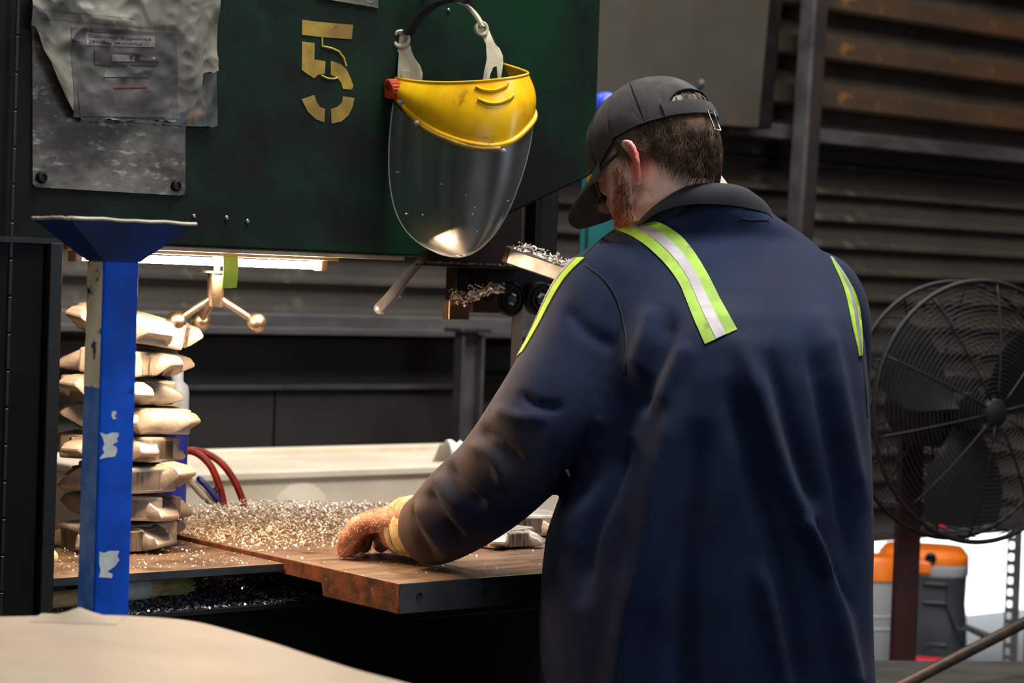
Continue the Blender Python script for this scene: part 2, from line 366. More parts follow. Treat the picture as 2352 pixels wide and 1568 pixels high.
# ================================================================== SETTING
YW = 6.0
def hor(px): return 650 + .035 * (px - 1176)
def zw(px, py, Y=YW): return onY(px, py, Y).z
def struct(name, bm, mt, parent=None, smooth=None):
    o = obj(name, bm, mt, parent, smooth)
    if parent is None: o['kind'] = 'structure'
    return o
struct('floor', box(NB(), -4, 11, -5, YW + .2, -.2, 0), M['floor'])
struct('pavement_1', box(NB(), -4, 40, YW + .2, 40, -.2, -.01), M['pave'])
struct('ceiling', box(NB(), -4, 11, -5, YW + .2, 5.0, 5.2), M['ceil'])
struct('wall_left', box(NB(), -4.2, -4, -5, YW + .2, 0, 5), M['ceil'])
struct('wall_right', box(NB(), 11, 11.2, -5, YW + .2, 0, 5), M['ceil'])
struct('wall_front', box(NB(), -4, 11, -5.2, -5, 0, 5), M['ceil'])
DX0, DX1 = 6.35, 9.2
DZ = zw(2290, 1205)
bm = NB(); box(bm, -4, 11, YW + .05, YW + .15, DZ, 5); box(bm, -4, DX0, YW + .05, YW + .15, 0, DZ); box(bm, DX1, 11, YW + .05, YW + .15, 0, DZ)
wall = struct('wall_back', bm, M['wall_dark'])
# lower siding: lapped boards with a proud lower lip, each its own piece
def lap_board(z, h, x0, x1, lip):
    bm = NB(); y = YW + .05
    prof = [(y, z), (y - lip, z), (y - lip, z + .012), (y - .012, z + .03), (y - .008, z + h), (y, z + h)]
    return prism(bm, [(x0, a, b) for a, b in prof], (x1 - x0, 0, 0))
ztop = zw(2130, 335)
first = None; z = DZ; k = 0; pitch = .107
while z < ztop - .02:
    if first is None:
        first = obj('siding_board', lap_board(0, pitch, -3.8, 10.8, .045), M['siding'], wall); o = first
    else:
        o = first.copy(); C.objects.link(o); WO[o.name] = WO[wall.name]
    o.location = (0, 0, z); z += pitch; k += 1
z = DZ - pitch; 
while z > 0:
    bm = lap_board(z, pitch, -3.8, DX0, .045); obj('siding_board', bm, M['siding'], wall); z -= pitch
# upper rusty purlins: deep box ribs
bm = NB(); y = YW + .05; rp = .196
prism(bm, [(-3.8, a, b) for a, b in ((y, 0), (y - .09, .0), (y - .10, .012), (y - .10, .075), (y - .02, .10), (y, .10))], (14.6, 0, 0))
first = obj('purlin_rib', bm, M['rusty_rib'], wall); z = ztop + .10; first.location = (0, 0, z)
for i in range(9):
    z += rp; o = first.copy(); C.objects.link(o); o.location = (0, 0, z)
# girts
g = struct('trim_1', box(NB(), onY(1660, 310, 5.9).x, 10.8, 5.86, 6.04, zw(2130, 352, 5.86), zw(2130, 332, 5.86) + .02, .006), M['girt'])
struct('trim_2', box(NB(), -3.8, onY(1330, 750, 5.86).x, 5.82, 6.04, zw(740, 768, 5.82), zw(740, 722, 5.82), .006), M['girt'])
struct('trim_3', box(NB(), -3.8, onY(1180, 750, 5.86).x, 5.74, 5.82, zw(740, 768, 5.82), zw(740, 752, 5.82), .003), M['girt'])
# leaning stud and brace
a = onY(1886, -160, 5.78); b = onY(1840, 560, 5.78); d = (a - b).normalized(); b2 = b - d * ((b.z - 0.0) / d.z)
bm = NB(); n = V((1, 0, 0)); c = (a + b2) / 2
obox(bm, c, n * .036, V((0, .03, 0)), (a - b2) / 2, .004)
s4 = struct('trim_4', bm, M['stud'])
bm = NB(); obox(bm, c + V((-.062, -.02, 0)), n * .010, V((0, .035, 0)), (a - b2) / 2, .003); obj('stud_flange', bm, M['girt'], s4)
# taupe sheet screwed high on the wall, black edge strip on its right
Yp = 5.74
bm = NB(); prism(bm, [onY(x, y, Yp) for x, y in ((1290, -200), (1800, -200), (1752, 292), (1290, 268))], (0, .02, 0))
sh = obj('wall_sheet', bm, M['taupe']); tag(sh, 'large flat taupe sheet hung high on the wall behind the man', 'panel')
bm = NB(); prism(bm, [onY(x, y, Yp - .02) for x, y in ((1794, -200), (1814, -200), (1772, 296), (1750, 292))], (0, .06, 0)); obj('edge_strip', bm, M['black'], sh)
bm = NB(); h0 = onY(1588, 205, Yp); tube(bm, [h0 + V((0, .01, -.01)), h0 + V((0, -.03, 0)), h0 + V((0, -.05, .02))], .016, 10, True); obj('hook', bm, M['girt'], sh, 60)
# dark boards below the girt on the left
Yb = 5.9
def zb(py, Y=Yb): return onY(740, py, Y).z
xl, xr = onY(380, 900, Yb).x, onY(1043, 900, Yb).x
bd = thing('black_board', 'big black boards behind the saw under the grey girt', 'board', V(((xl + xr) / 2, Yb, 0)))
bm = NB(); box(bm, xl, xr, Yb, Yb + .03, zb(884), zb(776), .003); obj('board_panel', bm, M['board'], bd)
xm = onY(625, 1000, Yb).x
bm = NB(); box(bm, xl, xm - .004, Yb - .012, Yb + .03, .02, zb(892), .003); obj('board_panel', bm, M['board'], bd)
bm = NB(); box(bm, xm + .004, xr, Yb - .012, Yb + .03, .02, zb(892), .003); obj('board_panel', bm, M['board'], bd)
bm = NB(); box(bm, xl, xr + .01, Yb - .035, Yb + .02, zb(893), zb(882), .002); obj('ledge', bm, M['girt'], bd)
# grey channel post between board and blade
Yc = 5.6; pc0 = onY(1044, 760, Yc); pc1 = onY(1096, 760, Yc)
ct = thing('channel_post', 'grey steel channel post standing behind the saw beside the black boards', 'post', V(((pc0.x + pc1.x) / 2, Yc, 0)))
x0, x1, zt = pc0.x, pc1.x, pc0.z + .01
bm = NB(); box(bm, x0, x1, Yc - .01, Yc + .0, 0, zt, .002); obj('web', bm, M['girt'], ct)
for xx in (x0, x1 - .012):
    bm = NB(); box(bm, xx, xx + .012, Yc - .045, Yc - .005, 0, zt - .02, .002); obj('flange', bm, M['girt'], ct)
bm = NB(); box(bm, x0 - .015, x1 + .015, Yc - .06, Yc + .04, zt - .012, zt, .003); obj('cap_plate', bm, M['steel'], ct)
# ledge of the roll-up door and bits on it
lg = struct('trim_5', box(NB(), DX0 - .05, DX1, YW - .22, YW + .0, DZ, DZ + .03, .004), M['girt'])
struct('trim_6', box(NB(), onY(2270, 1205, 5.7).x, onY(2330, 1205, 5.7).x, 5.66, 5.70, zw(2300, 1214, 5.7), zw(2300, 1165, 5.7), .004), M['girt'])

# ================================================================== BAND SAW
H = 2.70
Y = H
saw = thing('band_saw', 'big dark green band saw with a yellow stencilled digit on its housing', 'band saw', V((2.0, 3.0, 0)))
P = lambda x, y, yy=H: onY(x, y, yy)
bm = NB(); zt = 3.0
p_r = P(1366, 0); p_r2 = P(1366, 400); p_d = P(960, 590); p_l = P(60, 546)
xR = p_r2.x; x_l = P(-200, 540).x; zb0 = p_d.z
poly = [(x_l, H, zt), (xR, H, zt), (xR, H, p_r2.z), (p_d.x, H, p_d.z), (x_l, H, p_d.z)]
prism(bm, poly, (0, .62, 0), .004)
hs = obj('housing', bm, M['green'], saw)
ZB = p_d.z
bm = NB(); box(bm, P(312, 570).x, p_d.x - .02, H + .008, H + .03, ZB - .006, ZB + .002); obj('housing_lip', bm, M['fixture'], hs)  # lip coloured cream for the lamp light falling on it
for x, y in ((445, 497), (520, 500), (568, 508), (1030, 24)):
    bm = NB(); lathe(bm, [(.0035, 0), (.0035, .0015), (.002, .003)], P(x, y), (0, -1, 0), 12); obj('bolt', bm, M['steel'], hs, 40)
# column
xc = P(131, 560).x
bm = NB(); box(bm, x_l, xc - .024, H - .012, H + .55, 0, ZB + .0, .003); cl_ = obj('column', bm, M['dark_green'], saw)
bm = NB(); box(bm, xc - .02, xc, H - .020, H + .5, 0, ZB - .002, .002); obj('column_edge', bm, M['black'], cl_)
bm = NB()
xh = P(12, 700).x
for i in range(34):
    box(bm, xh - .0028, xh + .0028, H - .0145, H - .011, .93 + i * .05, .93 + i * .05 + .0475, .001, 1)
obj('hinge', bm, M['black'], cl_)['kind'] = 'stuff'
bm = NB(); box(bm, x_l, xc, H - .018, H - .011, ZB - .004, ZB + .004); obj('seam_strip', bm, M['black'], cl_)
# notice plate with screws
bm = NB(); q = [P(x, y, H - .003) for x, y in ((75, -120), (426, -120), (426, 436), (423, 446), (412, 449), (88, 430), (78, 427), (75, 418))]
prism(bm, q, (0, .0035, 0)); npl = obj('notice_plate', bm, M['notice'], saw)
for x, y in ((95, 407), (404, 426)):
    bm = NB(); lathe(bm, [(.0085, 0), (.0085, .002), (.006, .006), (.0042, .0062), (.0035, .003), (.0, .003)], P(x, y, H - .003), (0, -1, 0), 18); obj('screw', bm, M['black'], npl, 40)
bm = NB(); prism(bm, [P(x, y, H - .003) for x, y in ((730, -120), (869, -120), (869, 19), (862, 17), (755, -1), (730, -6))], (0, .0035, 0)); obj('upper_plate', bm, M['notice'], saw)
# stencilled 5
def flat(parts, name, mt, parent, yy=H - .0009):
    bm = NB()
    for pl in parts: prism(bm, [P(x, y, yy) for x, y in pl], (0, .0007, 0))
    return obj(name, bm, mt, parent)
flat([((694, 45), (730, 50), (811, 57), (808, 90), (750, 86), (694, 80))], 'stencil_mark', M['ochre'], hs)
flat([((694, 95), (723, 99), (722, 136), (748, 141), (746, 169), (730, 172), (722, 180), (706, 170), (693, 160))], 'stencil_mark', M['ochre'], hs)
flat([((760, 139), (783, 148), (795, 157), (804, 176), (812, 197), (808, 206), (788, 204), (784, 190), (774, 178), (760, 172))], 'stencil_mark', M['ochre'], hs)
flat([((693, 228), (722, 218), (727, 233), (734, 245), (747, 250), (745, 281), (726, 274), (707, 256))], 'stencil_mark', M['ochre'], hs)
flat([((760, 250), (775, 246), (786, 235), (788, 221), (814, 225), (810, 246), (800, 265), (784, 279), (762, 284))], 'stencil_mark', M['ochre'], hs)
bm = NB()
tube(bm, [P(x, y, H - .0008) for x, y in ((740, 86), (740, 106), (762, 111), (778, 118), (790, 134), (795, 152))], .0017, 6)
tube(bm, [P(x, y, H - .0008) for x, y in ((738, 173), (752, 180), (768, 181), (775, 178))], .0014, 6)
obj('stencil_line', bm, M['stencil_line'], hs)
# lamp under the housing
YL = H + .075
lx0, lx1 = P(140, 600, YL).x, P(764, 600, YL).x; tx0, tx1 = P(180, 600, YL).x, P(730, 600, YL).x
lm = obj('work_lamp', box(NB(), lx0, lx1, YL - .018, YL + .03, ZB - .011, ZB - .001, .002), M['fixture'], saw)
tz = zw(520, 602, YL)
bm = NB(); tube(bm, [(tx0, YL, tz), (tx1, YL, tz)], .0058, 14); obj('lamp_tube', bm, M['tube'], lm, 60)
for xa in (tx1 - .002, tx0 - .012):
    bm = NB(); box(bm, xa, xa + .014, YL - .012, YL + .012, tz - .008, ZB - .005, .003); obj('tube_holder', bm, M['fixture'], lm)
bm = NB(); q0, q1 = P(510, 606, YL - .014), P(544, 606, YL - .014); zq = zw(527, 662, YL - .014)
PP = []; QQ = []
for i in range(8):
    t = i / 7; z = ZB - .004 + (zq - ZB + .004) * t; yb = YL - .014 - .004 * math.sin(t * 3)
    PP.append([(q0.x, yb, z), ((q0.x + q1.x) / 2, yb - .001, z), (q1.x, yb, z + .0015)]); QQ.append([(a, b - .0008, c) for a, b, c in PP[-1]])
obj('green_tape', shell(bm, PP, QQ), M['tape_green'], lm, 60)
# three-ball clamp handle
YH = H + .17
hc = P(495, 665, YH); s = 1 / 4960 * (H + .17) / ray(495, 665).y
zrow = lambda py: zw(495, py, YH)
bm = NB(); lathe(bm, [(.0, 0), (.0115, 0), (.0128, .002), (.0128, zrow(625) - zrow(705)), (.007, zrow(625) - zrow(705)), (.007, ZB - zrow(705) + .01)], (hc.x, YH, zrow(705)), (0, 0, 1), 24)
ch = obj('clamp_handle', bm, M['handle_steel'], saw, 40)
bm = NB(); lathe(bm, [(.006, 0), (.031, .0), (.031, .003), (.006, .003)], (hc.x, YH, zrow(627)), (0, 0, 1), 28); obj('washer_plate', bm, M['handle_steel'], ch, 40)
hub = V((hc.x, YH, zrow(678)))
b1 = P(404, 738, YH + .02); b2 = P(589, 741, YH - .03); b3 = V((hc.x + .02, YH + .075, b1.z))
for b in (b1, b2, b3):
    bm = NB(); tube(bm, [hub, b], [.0055, .0062], 12); obj('spoke', bm, M['handle_steel'], ch, 60)
    bm = NB(); ball(bm, b, .0158); obj('ball_knob', bm, M['handle_steel'], ch, 170)
# lever
YV = H + .12
bm = NB(); tube(bm, spline([P(x, y, YV) for x, y in ((985, 585), (945, 622), (918, 655), (893, 688), (873, 708))], 5), spl1([.006, .0075, .009, .0105, .0105], 5), 14, True, .8)
lv = obj('tension_lever', bm, M['chrome'], saw, 170)
bm = NB(); tube(bm, spline([P(x, y, YV + .06) for x, y in ((965, 590), (948, 625), (930, 650), (918, 678))], 4), .0045, 10, True); obj('lever_rod', bm, M['steel'], lv, 170)
# brown guard plate under the chamfer
YG = H + .10
bm = NB(); prism(bm, [P(x, y, YG) for x, y in ((985, 560), (1244, 420), (1200, 480), (1196, 612), (985, 600))], (0, .02, 0)); gp = obj('guide_back_plate', bm, M['brown'], saw)
bm = NB(); z1 = zw(1080, 609, YG - .03); box(bm, P(968, 605, YG).x, P(1196, 605, YG).x, YG - .05, YG + .02, z1 - .004, z1, .001); obj('guide_shelf', bm, M['brown'], gp)
bm = NB(); box(bm, P(1200, 500, YG + .1).x, P(1249, 500, YG + .1).x, YG + .06, YG + .16, zw(1220, 650, YG + .1), zw(1220, 380, YG + .1), .003)
bm2 = bm; box(bm2, P(1196, 500, YG + .06).x, P(1212, 500, YG + .06).x, YG + .02, YG + .07, zw(1200, 640, YG), zw(1200, 440, YG), .002); obj('guide_post', bm, M['black'], saw)
# blade
YBL = H + .145
bx0, bx1 = P(1176, 760, YBL).x, P(1199, 760, YBL).x
bm = NB(); box(bm, bx0, bx1, YBL, YBL + .0014, .9, zw(1190, 470, YBL)); 
bl = obj('blade', bm, M['blade'], saw)
bm = NB(); nt = 70; zz0, zz1 = .98, zw(1190, 560, YBL)
pts = [(bx1 - .001, YBL - .0003, zz0)]
for i in range(nt):
    za = zz0 + (zz1 - zz0) * i / nt; dz = (zz1 - zz0) / nt
    pts += [(bx1 + .0028, YBL - .0003, za + dz * .2), (bx1, YBL - .0003, za + dz * .95)]
pts.append((bx1 - .001, YBL - .0003, zz1)); prism(bm, pts, (0, .002, 0)); obj('blade_teeth', bm, M['chrome'], bl)
# guide wheels
YWH = H + .10
for x in (1163, 1231):
    c = P(x, 686, YWH)
    bm = NB(); lathe(bm, [(.0, .0), (.027, .0), (.029, -.002), (.029, -.012), (.026, -.014), (.0255, -.010), (.020, -.010), (.0195, -.014), (.016, -.014), (.0155, -.011), (.0, -.011)], c, (0, 1, 0), 40)
    wv = obj('guide_wheel', bm, M['black'], saw, 35)
    bm = NB(); lathe(bm, [(.011, -.010), (.011, -.016), (.007, -.019), (.0, -.019)], c, (0, 1, 0), 6); obj('hub_bolt', bm, M['steel'], wv, 30)
# guide block group
bm = NB(); obox(bm, (P(1163, 640, YG - .005) + P(1231, 640, YG - .005)) / 2 + V((0, .035, .0)), (.07, 0, 0), (0, .02, 0), (0, 0, .035), .006); obj('wheel_bracket', bm, M['black'], saw)
bm = NB(); box(bm, P(1024, 700, YG - .02).x, P(1071, 700, YG - .02).x, YG - .03, YG - .012, zw(1048, 735, YG - .02), zw(1048, 688, YG - .02), .002); gb = obj('guide_block', bm, M['blade'], saw)
bm = NB(); box(bm, P(1076, 700, YG).x, P(1140, 700, YG).x, YG - .012, YG + .012, zw(1100, 718, YG), zw(1100, 672, YG), .003); obj('guide_block', bm, M['brown'], saw)
for xa, xb in ((1036, 1064), (1104, 1122)):
    bm = NB(); box(bm, P(xa, 650, YG).x, P(xb, 650, YG).x, YG - .015, YG + .015, zw(1050, 690, YG), z1, .002); obj('guide_rod', bm, M['black'], saw)
bm = NB(); box(bm, P(1064, 650, YG + .03).x, P(1105, 650, YG + .03).x, YG + .03, YG + .05, zw(1050, 690, YG), z1, .002); obj('guide_rod', bm, M['girt'], saw)
bm = NB(); tube(bm, [P(x, y, YG + .02) for x, y in ((1232, 640), (1250, 655), (1262, 668))], .005, 8); obj('air_line', bm, M['black'], saw, 60)
# chip covered guide arm
a0, a1 = at(1182, 588, 3.42), at(1335, 640, 3.36); ax = (a1 - a0) / 2; ay = ax.cross(ZZ).normalized(); az = ay.cross(ax).normalized()
bm = NB(); obox(bm, (a0 + a1) / 2, ax, ay * .022, az * .0125, .002); ga = obj('guide_arm', bm, M['steel'], saw)
bm = NB(); obox(bm, a0 - ax.normalized() * .006, ax.normalized() * .007, ay * .016, az * .014, .003); obj('arm_end', bm, M['brown'], ga)
pts = [a0 + ax * 2 * random.random() + ay * random.uniform(-.02, .02) + az * (.0125 + random.random() ** 3 * .012) for _ in range(420)]
o = obj('swarf', chips_mesh(pts, .0026, 3), M['chips'], ga); o['kind'] = 'stuff'
pts = []
for _ in range(360):
    x = random.uniform(1035, 1160); yb = 684 + 26 * max(0, 1 - abs(x - 1075) / 60) * random.random() - (12 if x > 1075 else 0) - random.random() ** 2 * 22
    pts.append(P(x, yb, YG - .03 + random.uniform(-.02, .02)))
for _ in range(160): pts.append(V((P(random.uniform(970, 1196), 605, YG).x, YG - random.uniform(0, .05), z1 + .002)))
o = obj('guide_swarf', chips_mesh(pts, .0028, 4), M['chips'], gp); o['kind'] = 'stuff'

# table
TZ = .997
TX = onZ(918, 1340, TZ).x; TY = onZ(918, 1340, TZ).y
ys = onX(742, 1310, TX).y
prof = [(TY, TZ), (3.30, TZ), (3.30, TZ - .022), (ys + .004, TZ - .022), (ys, TZ - .026), (ys, TZ - .0435), (TY, TZ - .0435)]
bm = NB(); prism(bm, [(TX, a, b) for a, b in prof], (.72, 0, 0), .0016, 2)
bmesh.ops.recalc_face_normals(bm, faces=bm.faces)
for f in bm.faces:
    f.normal_update()
    f.material_index = 0 if f.normal.z > .5 else (1 if f.normal.x < -.5 else 2)
tb = obj('saw_table', bm, [M['table'], M['rust'], M['table_side']], saw)
for x, y in ((963, 1369), (1114, 1357)):
    bm = NB(); c = onY(x, y, TY); lathe(bm, [(.0, -.0006), (.0042, -.0006), (.0056, -.0012), (.0056, .002), (.0, .002)], c, (0, 1, 0), 18); obj('bolt_hole_disc', bm, M['hole'], tb, 40)  # black disc painted for the shade inside a bolt hole
# base, tray, side plate
bxl = xc - .3
bm = NB(); box(bm, bxl, TX + .72, H + .02, H + .58, 0, .925, .004); base = obj('base', bm, M['dark_green'], saw)
TRZ = .931
bm = NB(); box(bm, xc - .03, P(770, 1383).x, H + .0, 2.98, TRZ - .008, TRZ, .001); tr = obj('chip_tray', bm, M['black'], saw)
bm = NB(); box(bm, TX + .12, TX + .66, TY + .12, 3.2, .92, TZ - .04, .003); obj('table_bracket', bm, M['black'], saw)
zs = .990
bm = NB(); box(bm, xc - .03, TX - .003, H + .006, 3.24, zs - .0125, zs, .001); bmesh.ops.recalc_face_normals(bm, faces=bm.faces)
for f in bm.faces:
    f.normal_update(); f.material_index = 0 if f.normal.z > .5 else 1
sp = obj('side_plate', bm, [M['plate'], M['table_side']], saw)
bm = NB(); box(bm, xc + .02, xc + .08, H + .1, 3.1, .925, zs - .012); obj('plate_support', bm, M['black'], saw)
# swarf on the table: heap towards the back
def heap(x, y):
    a = max(0, 1 - abs(x - (TX + .28)) / .42); b = max(0, 1 - ((y - 3.17) / .28) ** 2)
    return .022 * a * b
pts = []
while len(pts) < 13500:
    x = TX + random.uniform(.0, .75); y = random.uniform(2.72, 3.29)
    dens = min(1, max(0, (y - 2.76) / .2)) ** 1.4 * (1 if x < TX + .5 else .4)
    if random.random() > dens: continue
    pts.append(V((x, y, TZ + heap(x, y) * random.uniform(.2, 1.1) + .001)))
o = obj('table_swarf', chips_mesh(pts, .0019, 5), M['chips'], tb); o['kind'] = 'stuff'
pts = []
for _ in range(170):
    p = onZ(random.uniform(600, 1240), random.uniform(1255, 1330), TZ)
    if p.x > TX + .005 and p.y > TY + .01: pts.append(p + V((0, 0, .001)))
o = obj('loose_swarf', chips_mesh(pts, .0016, 6), M['chips'], tb); o['kind'] = 'stuff'
pts = []
for _ in range(900):
    x = random.uniform(xc, TX - .01); y = random.uniform(H + .02, 3.2)
    pts.append(V((x, y, zs + .001)))
o = obj('plate_swarf', chips_mesh(pts, .0014, 7), M['chips'], sp); o['kind'] = 'stuff'
pts = []
for _ in range(5200):
    x = random.uniform(xc, P(765, 1383).x); y = H + .003 + (2.97 - H) * random.random()
    t = min(1, max(0, (x - P(430, 1390).x) / .2)); h = .022 * t * max(0, 1 - abs(y - 2.86) / .12)
    pts.append(V((x, y, TRZ + h * random.random() + .001)))
o = obj('tray_swarf', chips_mesh(pts, .0022, 8), M['chips_dark'], tr); o['kind'] = 'stuff'
pts = [V((random.uniform(P(520, 1380).x, P(765, 1383).x), random.uniform(2.82, 2.95), TRZ + random.uniform(.012, .028))) for _ in range(700)]
o = obj('bright_swarf', chips_mesh(pts, .0022, 9), M['chips'], tr); o['kind'] = 'stuff'
# ================================================================== PAPER NOTICE
def crumple(x, z):
    v = 0
    for s, a in ((7, .007), (17, .005), (40, .0022)):
        n = noise.noise(V((x * s, 3.1, z * s))); v += a * (1 - abs(n) * 2.2)
    return -max(.0015, v + .004)
lf = [(-60, 62), (0, 68), (20, 75), (100, 92), (150, 115), (200, 150), (245, 151), (275, 176), (300, 180)]
def lerp(tab, t):
    for (a, u), (b, v) in zip(tab, tab[1:]):
        if t <= b: return u + (v - u) * max(0, (t - a)) / (b - a)
    return tab[-1][1]
bot = [(60, 60), (75, 60), (92, 120), (120, 180), (150, 248), (178, 277), (230, 274), (275, 279), (330, 273), (395, 282), (402, 262), (430, 250), (440, 240), (450, 200), (456, 168), (495, 165)]
nc, nr = 96, 80
def sheet(lfun, bfun, top, xr, dy, nm, mt, parent=None, amp=1):
    PP = []; QQ = []
    for j in range(nr + 1):
        row = []; row2 = []
        for i in range(nc + 1):
            u = i / nc; px = lfun(0) + (xr - lfun(0)) * u
            yb = bfun(px) + (3.5 * noise.noise(V((px * .09, 1, 2))) if j == nr else 0)
            py = top + (yb - top) * j / nr
            p = onY(px, py, H - .004); d = crumple(p.x, p.z) * amp + dy
            q = V((p.x, p.y + d, p.z)); row.append(q); row2.append(q + V((0, .0005, 0)))
        PP.append(row); QQ.append(row2)
    return obj(nm, shell(NB(), PP, QQ), mt, parent, 50)
nroot = thing('paper_notice', 'crumpled dirty paper notice in a torn sleeve pinned to the saw housing', 'notice', onY(280, 280, H - .006))
sheet(lambda t: 64, lambda x: lerp(bot, x), -60, 496, -.0015, 'paper', M['paper'], nroot)
sl = [(118, 80), (150, 258), (182, 279), (300, 281), (420, 290), (496, 291)]
sheet(lambda t: 118, lambda x: lerp(sl, x), -60, 495, -.0003, 'sleeve', M['sleeve'], nroot, .35)
M['print_back'] = mat('print_faded_photo', srgb(78, 77, 72), srgb(56, 55, 52), 7, .38, .62, rough=.6, c3=srgb(96, 94, 86), s3=16, lo3=.6, hi3=.75)
def pr_patch(pl, nm, mt, off=.0006, n=14):
    """print lying on the crumpled sheet: pl = four px corners"""
    (x0, y0), (x1, y1), (x2, y2), (x3, y3) = pl; PP = []; QQ = []
    for j in range(n + 1):
        r = []; r2 = []
        for i in range(n + 1):
            u, v = i / n, j / n
            px = (x0 * (1 - u) + x1 * u) * (1 - v) + (x3 * (1 - u) + x2 * u) * v; py = (y0 * (1 - u) + y1 * u) * (1 - v) + (y3 * (1 - u) + y2 * u) * v
            p = onY(px, py, H - .004); q = V((p.x, p.y + crumple(p.x, p.z) - .0015 - off, p.z)); r.append(q); r2.append(q + V((0, .0003, 0)))
        PP.append(r); QQ.append(r2)
    return obj(nm, shell(NB(), PP, QQ), mt, nroot, 60)
pr_patch(((152, 66), (392, 78), (404, 274), (158, 270)), 'printed_photo', M['print_back'], .0005, 40)
pr_patch(((186, 76), (345, 84), (344, 110), (186, 106)), 'printed_panel', M['print_light'], .0010, 20)
pr_patch(((152, 64), (188, 66), (186, 96), (151, 98)), 'printed_photo', M['print_dark'], .0008, 18)
pr_patch(((200, 66), (310, 73), (309, 81), (200, 75)), 'printed_bar', M['print_grey'], .0009)
pr_patch(((203, 116), (355, 124), (352, 151), (206, 150)), 'printed_photo', M['print_dark'], .0012)
pr_patch(((247, 126), (300, 129), (300, 143), (247, 142)), 'printed_photo', M['print_light'], .0017)
pr_patch(((310, 131), (345, 133), (344, 141), (310, 140)), 'printed_photo', M['print_light'], .0017)
pr_patch(((283, 124), (287, 124), (293, 136), (289, 137)), 'printed_line', M['print_red'], .0023)
pr_patch(((235, 158), (340, 158), (335, 178), (228, 178)), 'printed_photo', M['print_grey'], .0012)
pr_patch(((165, 212), (385, 214), (378, 270), (172, 268)), 'printed_photo', M['print_grey'], .0012)
pr_patch(((250, 199), (330, 197), (330, 201), (250, 203)), 'printed_line', M['print_red'], .0016)
def text(s, pa, pb, cap_px, bold, nm, off=.0030):
    cu = bpy.data.curves.new('t', 'FONT'); cu.body = s; cu.size = 1; cu.offset = .028 if bold else .008; cu.resolution_u = 2
    o = bpy.data.objects.new('t', cu); C.objects.link(o); dg = bpy.context.evaluated_depsgraph_get(); dg.update()
    me = bpy.data.meshes.new_from_object(o.evaluated_get(dg)); bpy.data.objects.remove(o)
    a = onY(pa[0], pa[1], H - .004); b = onY(pb[0], pb[1], H - .004); c = onY(pa[0], pa[1] - cap_px, H - .004)
    xs = [v.co.x for v in me.vertices]; w = max(xs); ex = (b - a) / w; ez = (c - a) / .7
    bm = NB(); bm.from_mesh(me); bmesh.ops.triangulate(bm, faces=bm.faces); bmesh.ops.subdivide_edges(bm, edges=[e for e in bm.edges if e.calc_length() > .35], cuts=1)
    for v in bm.verts:
        p = a + ex * v.co.x + ez * v.co.y; p.y += crumple(p.x, p.z) - .0015 - off; v.co = p
    return obj(nm, bm, M['print'], nroot)
text('Customer Reported', (190, 88), (333, 96), 6.6, True, 'printed_text')
text('Missing Material', (191, 100), (313, 107), 6.6, True, 'printed_text')
text('Operations/ Department: Production, Quality and Finishing', (84, 28), (298, 48), 5, False, 'printed_text')
text('Disposition: Isolate all in-house material and sort for missing material', (88, 48), (346, 70), 5, False, 'printed_text')

# ================================================================== FACE SHIELD
fs = thing('face_shield', 'face shield with yellow brow guard hanging on the saw housing', 'face shield', at(1060, 300, 3.28))
def q3(tab): return spline([at(*t) for t in tab], 6)
topc = q3([(903, 178, 3.315), (935, 184, 3.285), (970, 188, 3.26), (1030, 190, 3.215), (1100, 187, 3.185), (1160, 181, 3.175), (1196, 175, 3.19), (1213, 168, 3.225), (1190, 158, 3.275), (1158, 148, 3.315)])
botc = q3([(908, 222, 3.31), (928, 243, 3.28), (958, 272, 3.25), (1010, 305, 3.20), (1075, 328, 3.165), (1140, 334, 3.155), (1188, 316, 3.165), (1228, 268, 3.21), (1205, 235, 3.27), (1160, 215, 3.31)])
nn = len(topc); PP = []; QQ = []
ctr = at(1080, 230, 3.33)
for j in range(9):
    t = j / 8; row = []; row2 = []
    for i in range(nn):
        p = topc[i].lerp(botc[i], t); o_ = (p - ctr); o_.z = 0; o_.normalize()
        p = p + o_ * (.010 * math.sin(math.pi * t))
        row.append(p); row2.append(p - o_ * .0025)
    PP.append(row); QQ.append(row2)
gd = obj('brow_guard', shell(NB(), PP, QQ), M['yellow'], fs, 50)
bm = NB(); tube(bm, [p + (p - ctr).normalized() * .001 for p in botc], .0042, 8); obj('guard_rim', bm, M['yellow'], gd, 170)
bm = NB(); tube(bm, topc, .0022, 8); obj('guard_rim', bm, M['yellow'], gd, 170)
bmg = grid(NB(), PP); gbv = BVHTree.FromBMesh(bmg); bmg.free()
def on_guard(px, py, off=.001):
    """point on the guard surface nearest in view"""
    h = gbv.ray_cast(CAM, ray(px, py).normalized())[0]; d = (h - CAM).dot(FW); return at(px, py, d - off)
for pl in (((1095, 200), (1112, 207), (1135, 208), (1158, 200), (1166, 190)), ((1100, 228), (1120, 236), (1145, 237), (1168, 228), (1178, 219))):
    bm = NB(); tube(bm, spline([on_guard(x, y, .0015) for x, y in pl], 5), .0026, 8, True); obj('moulded_ridge', bm, M['yellow'], gd, 170)
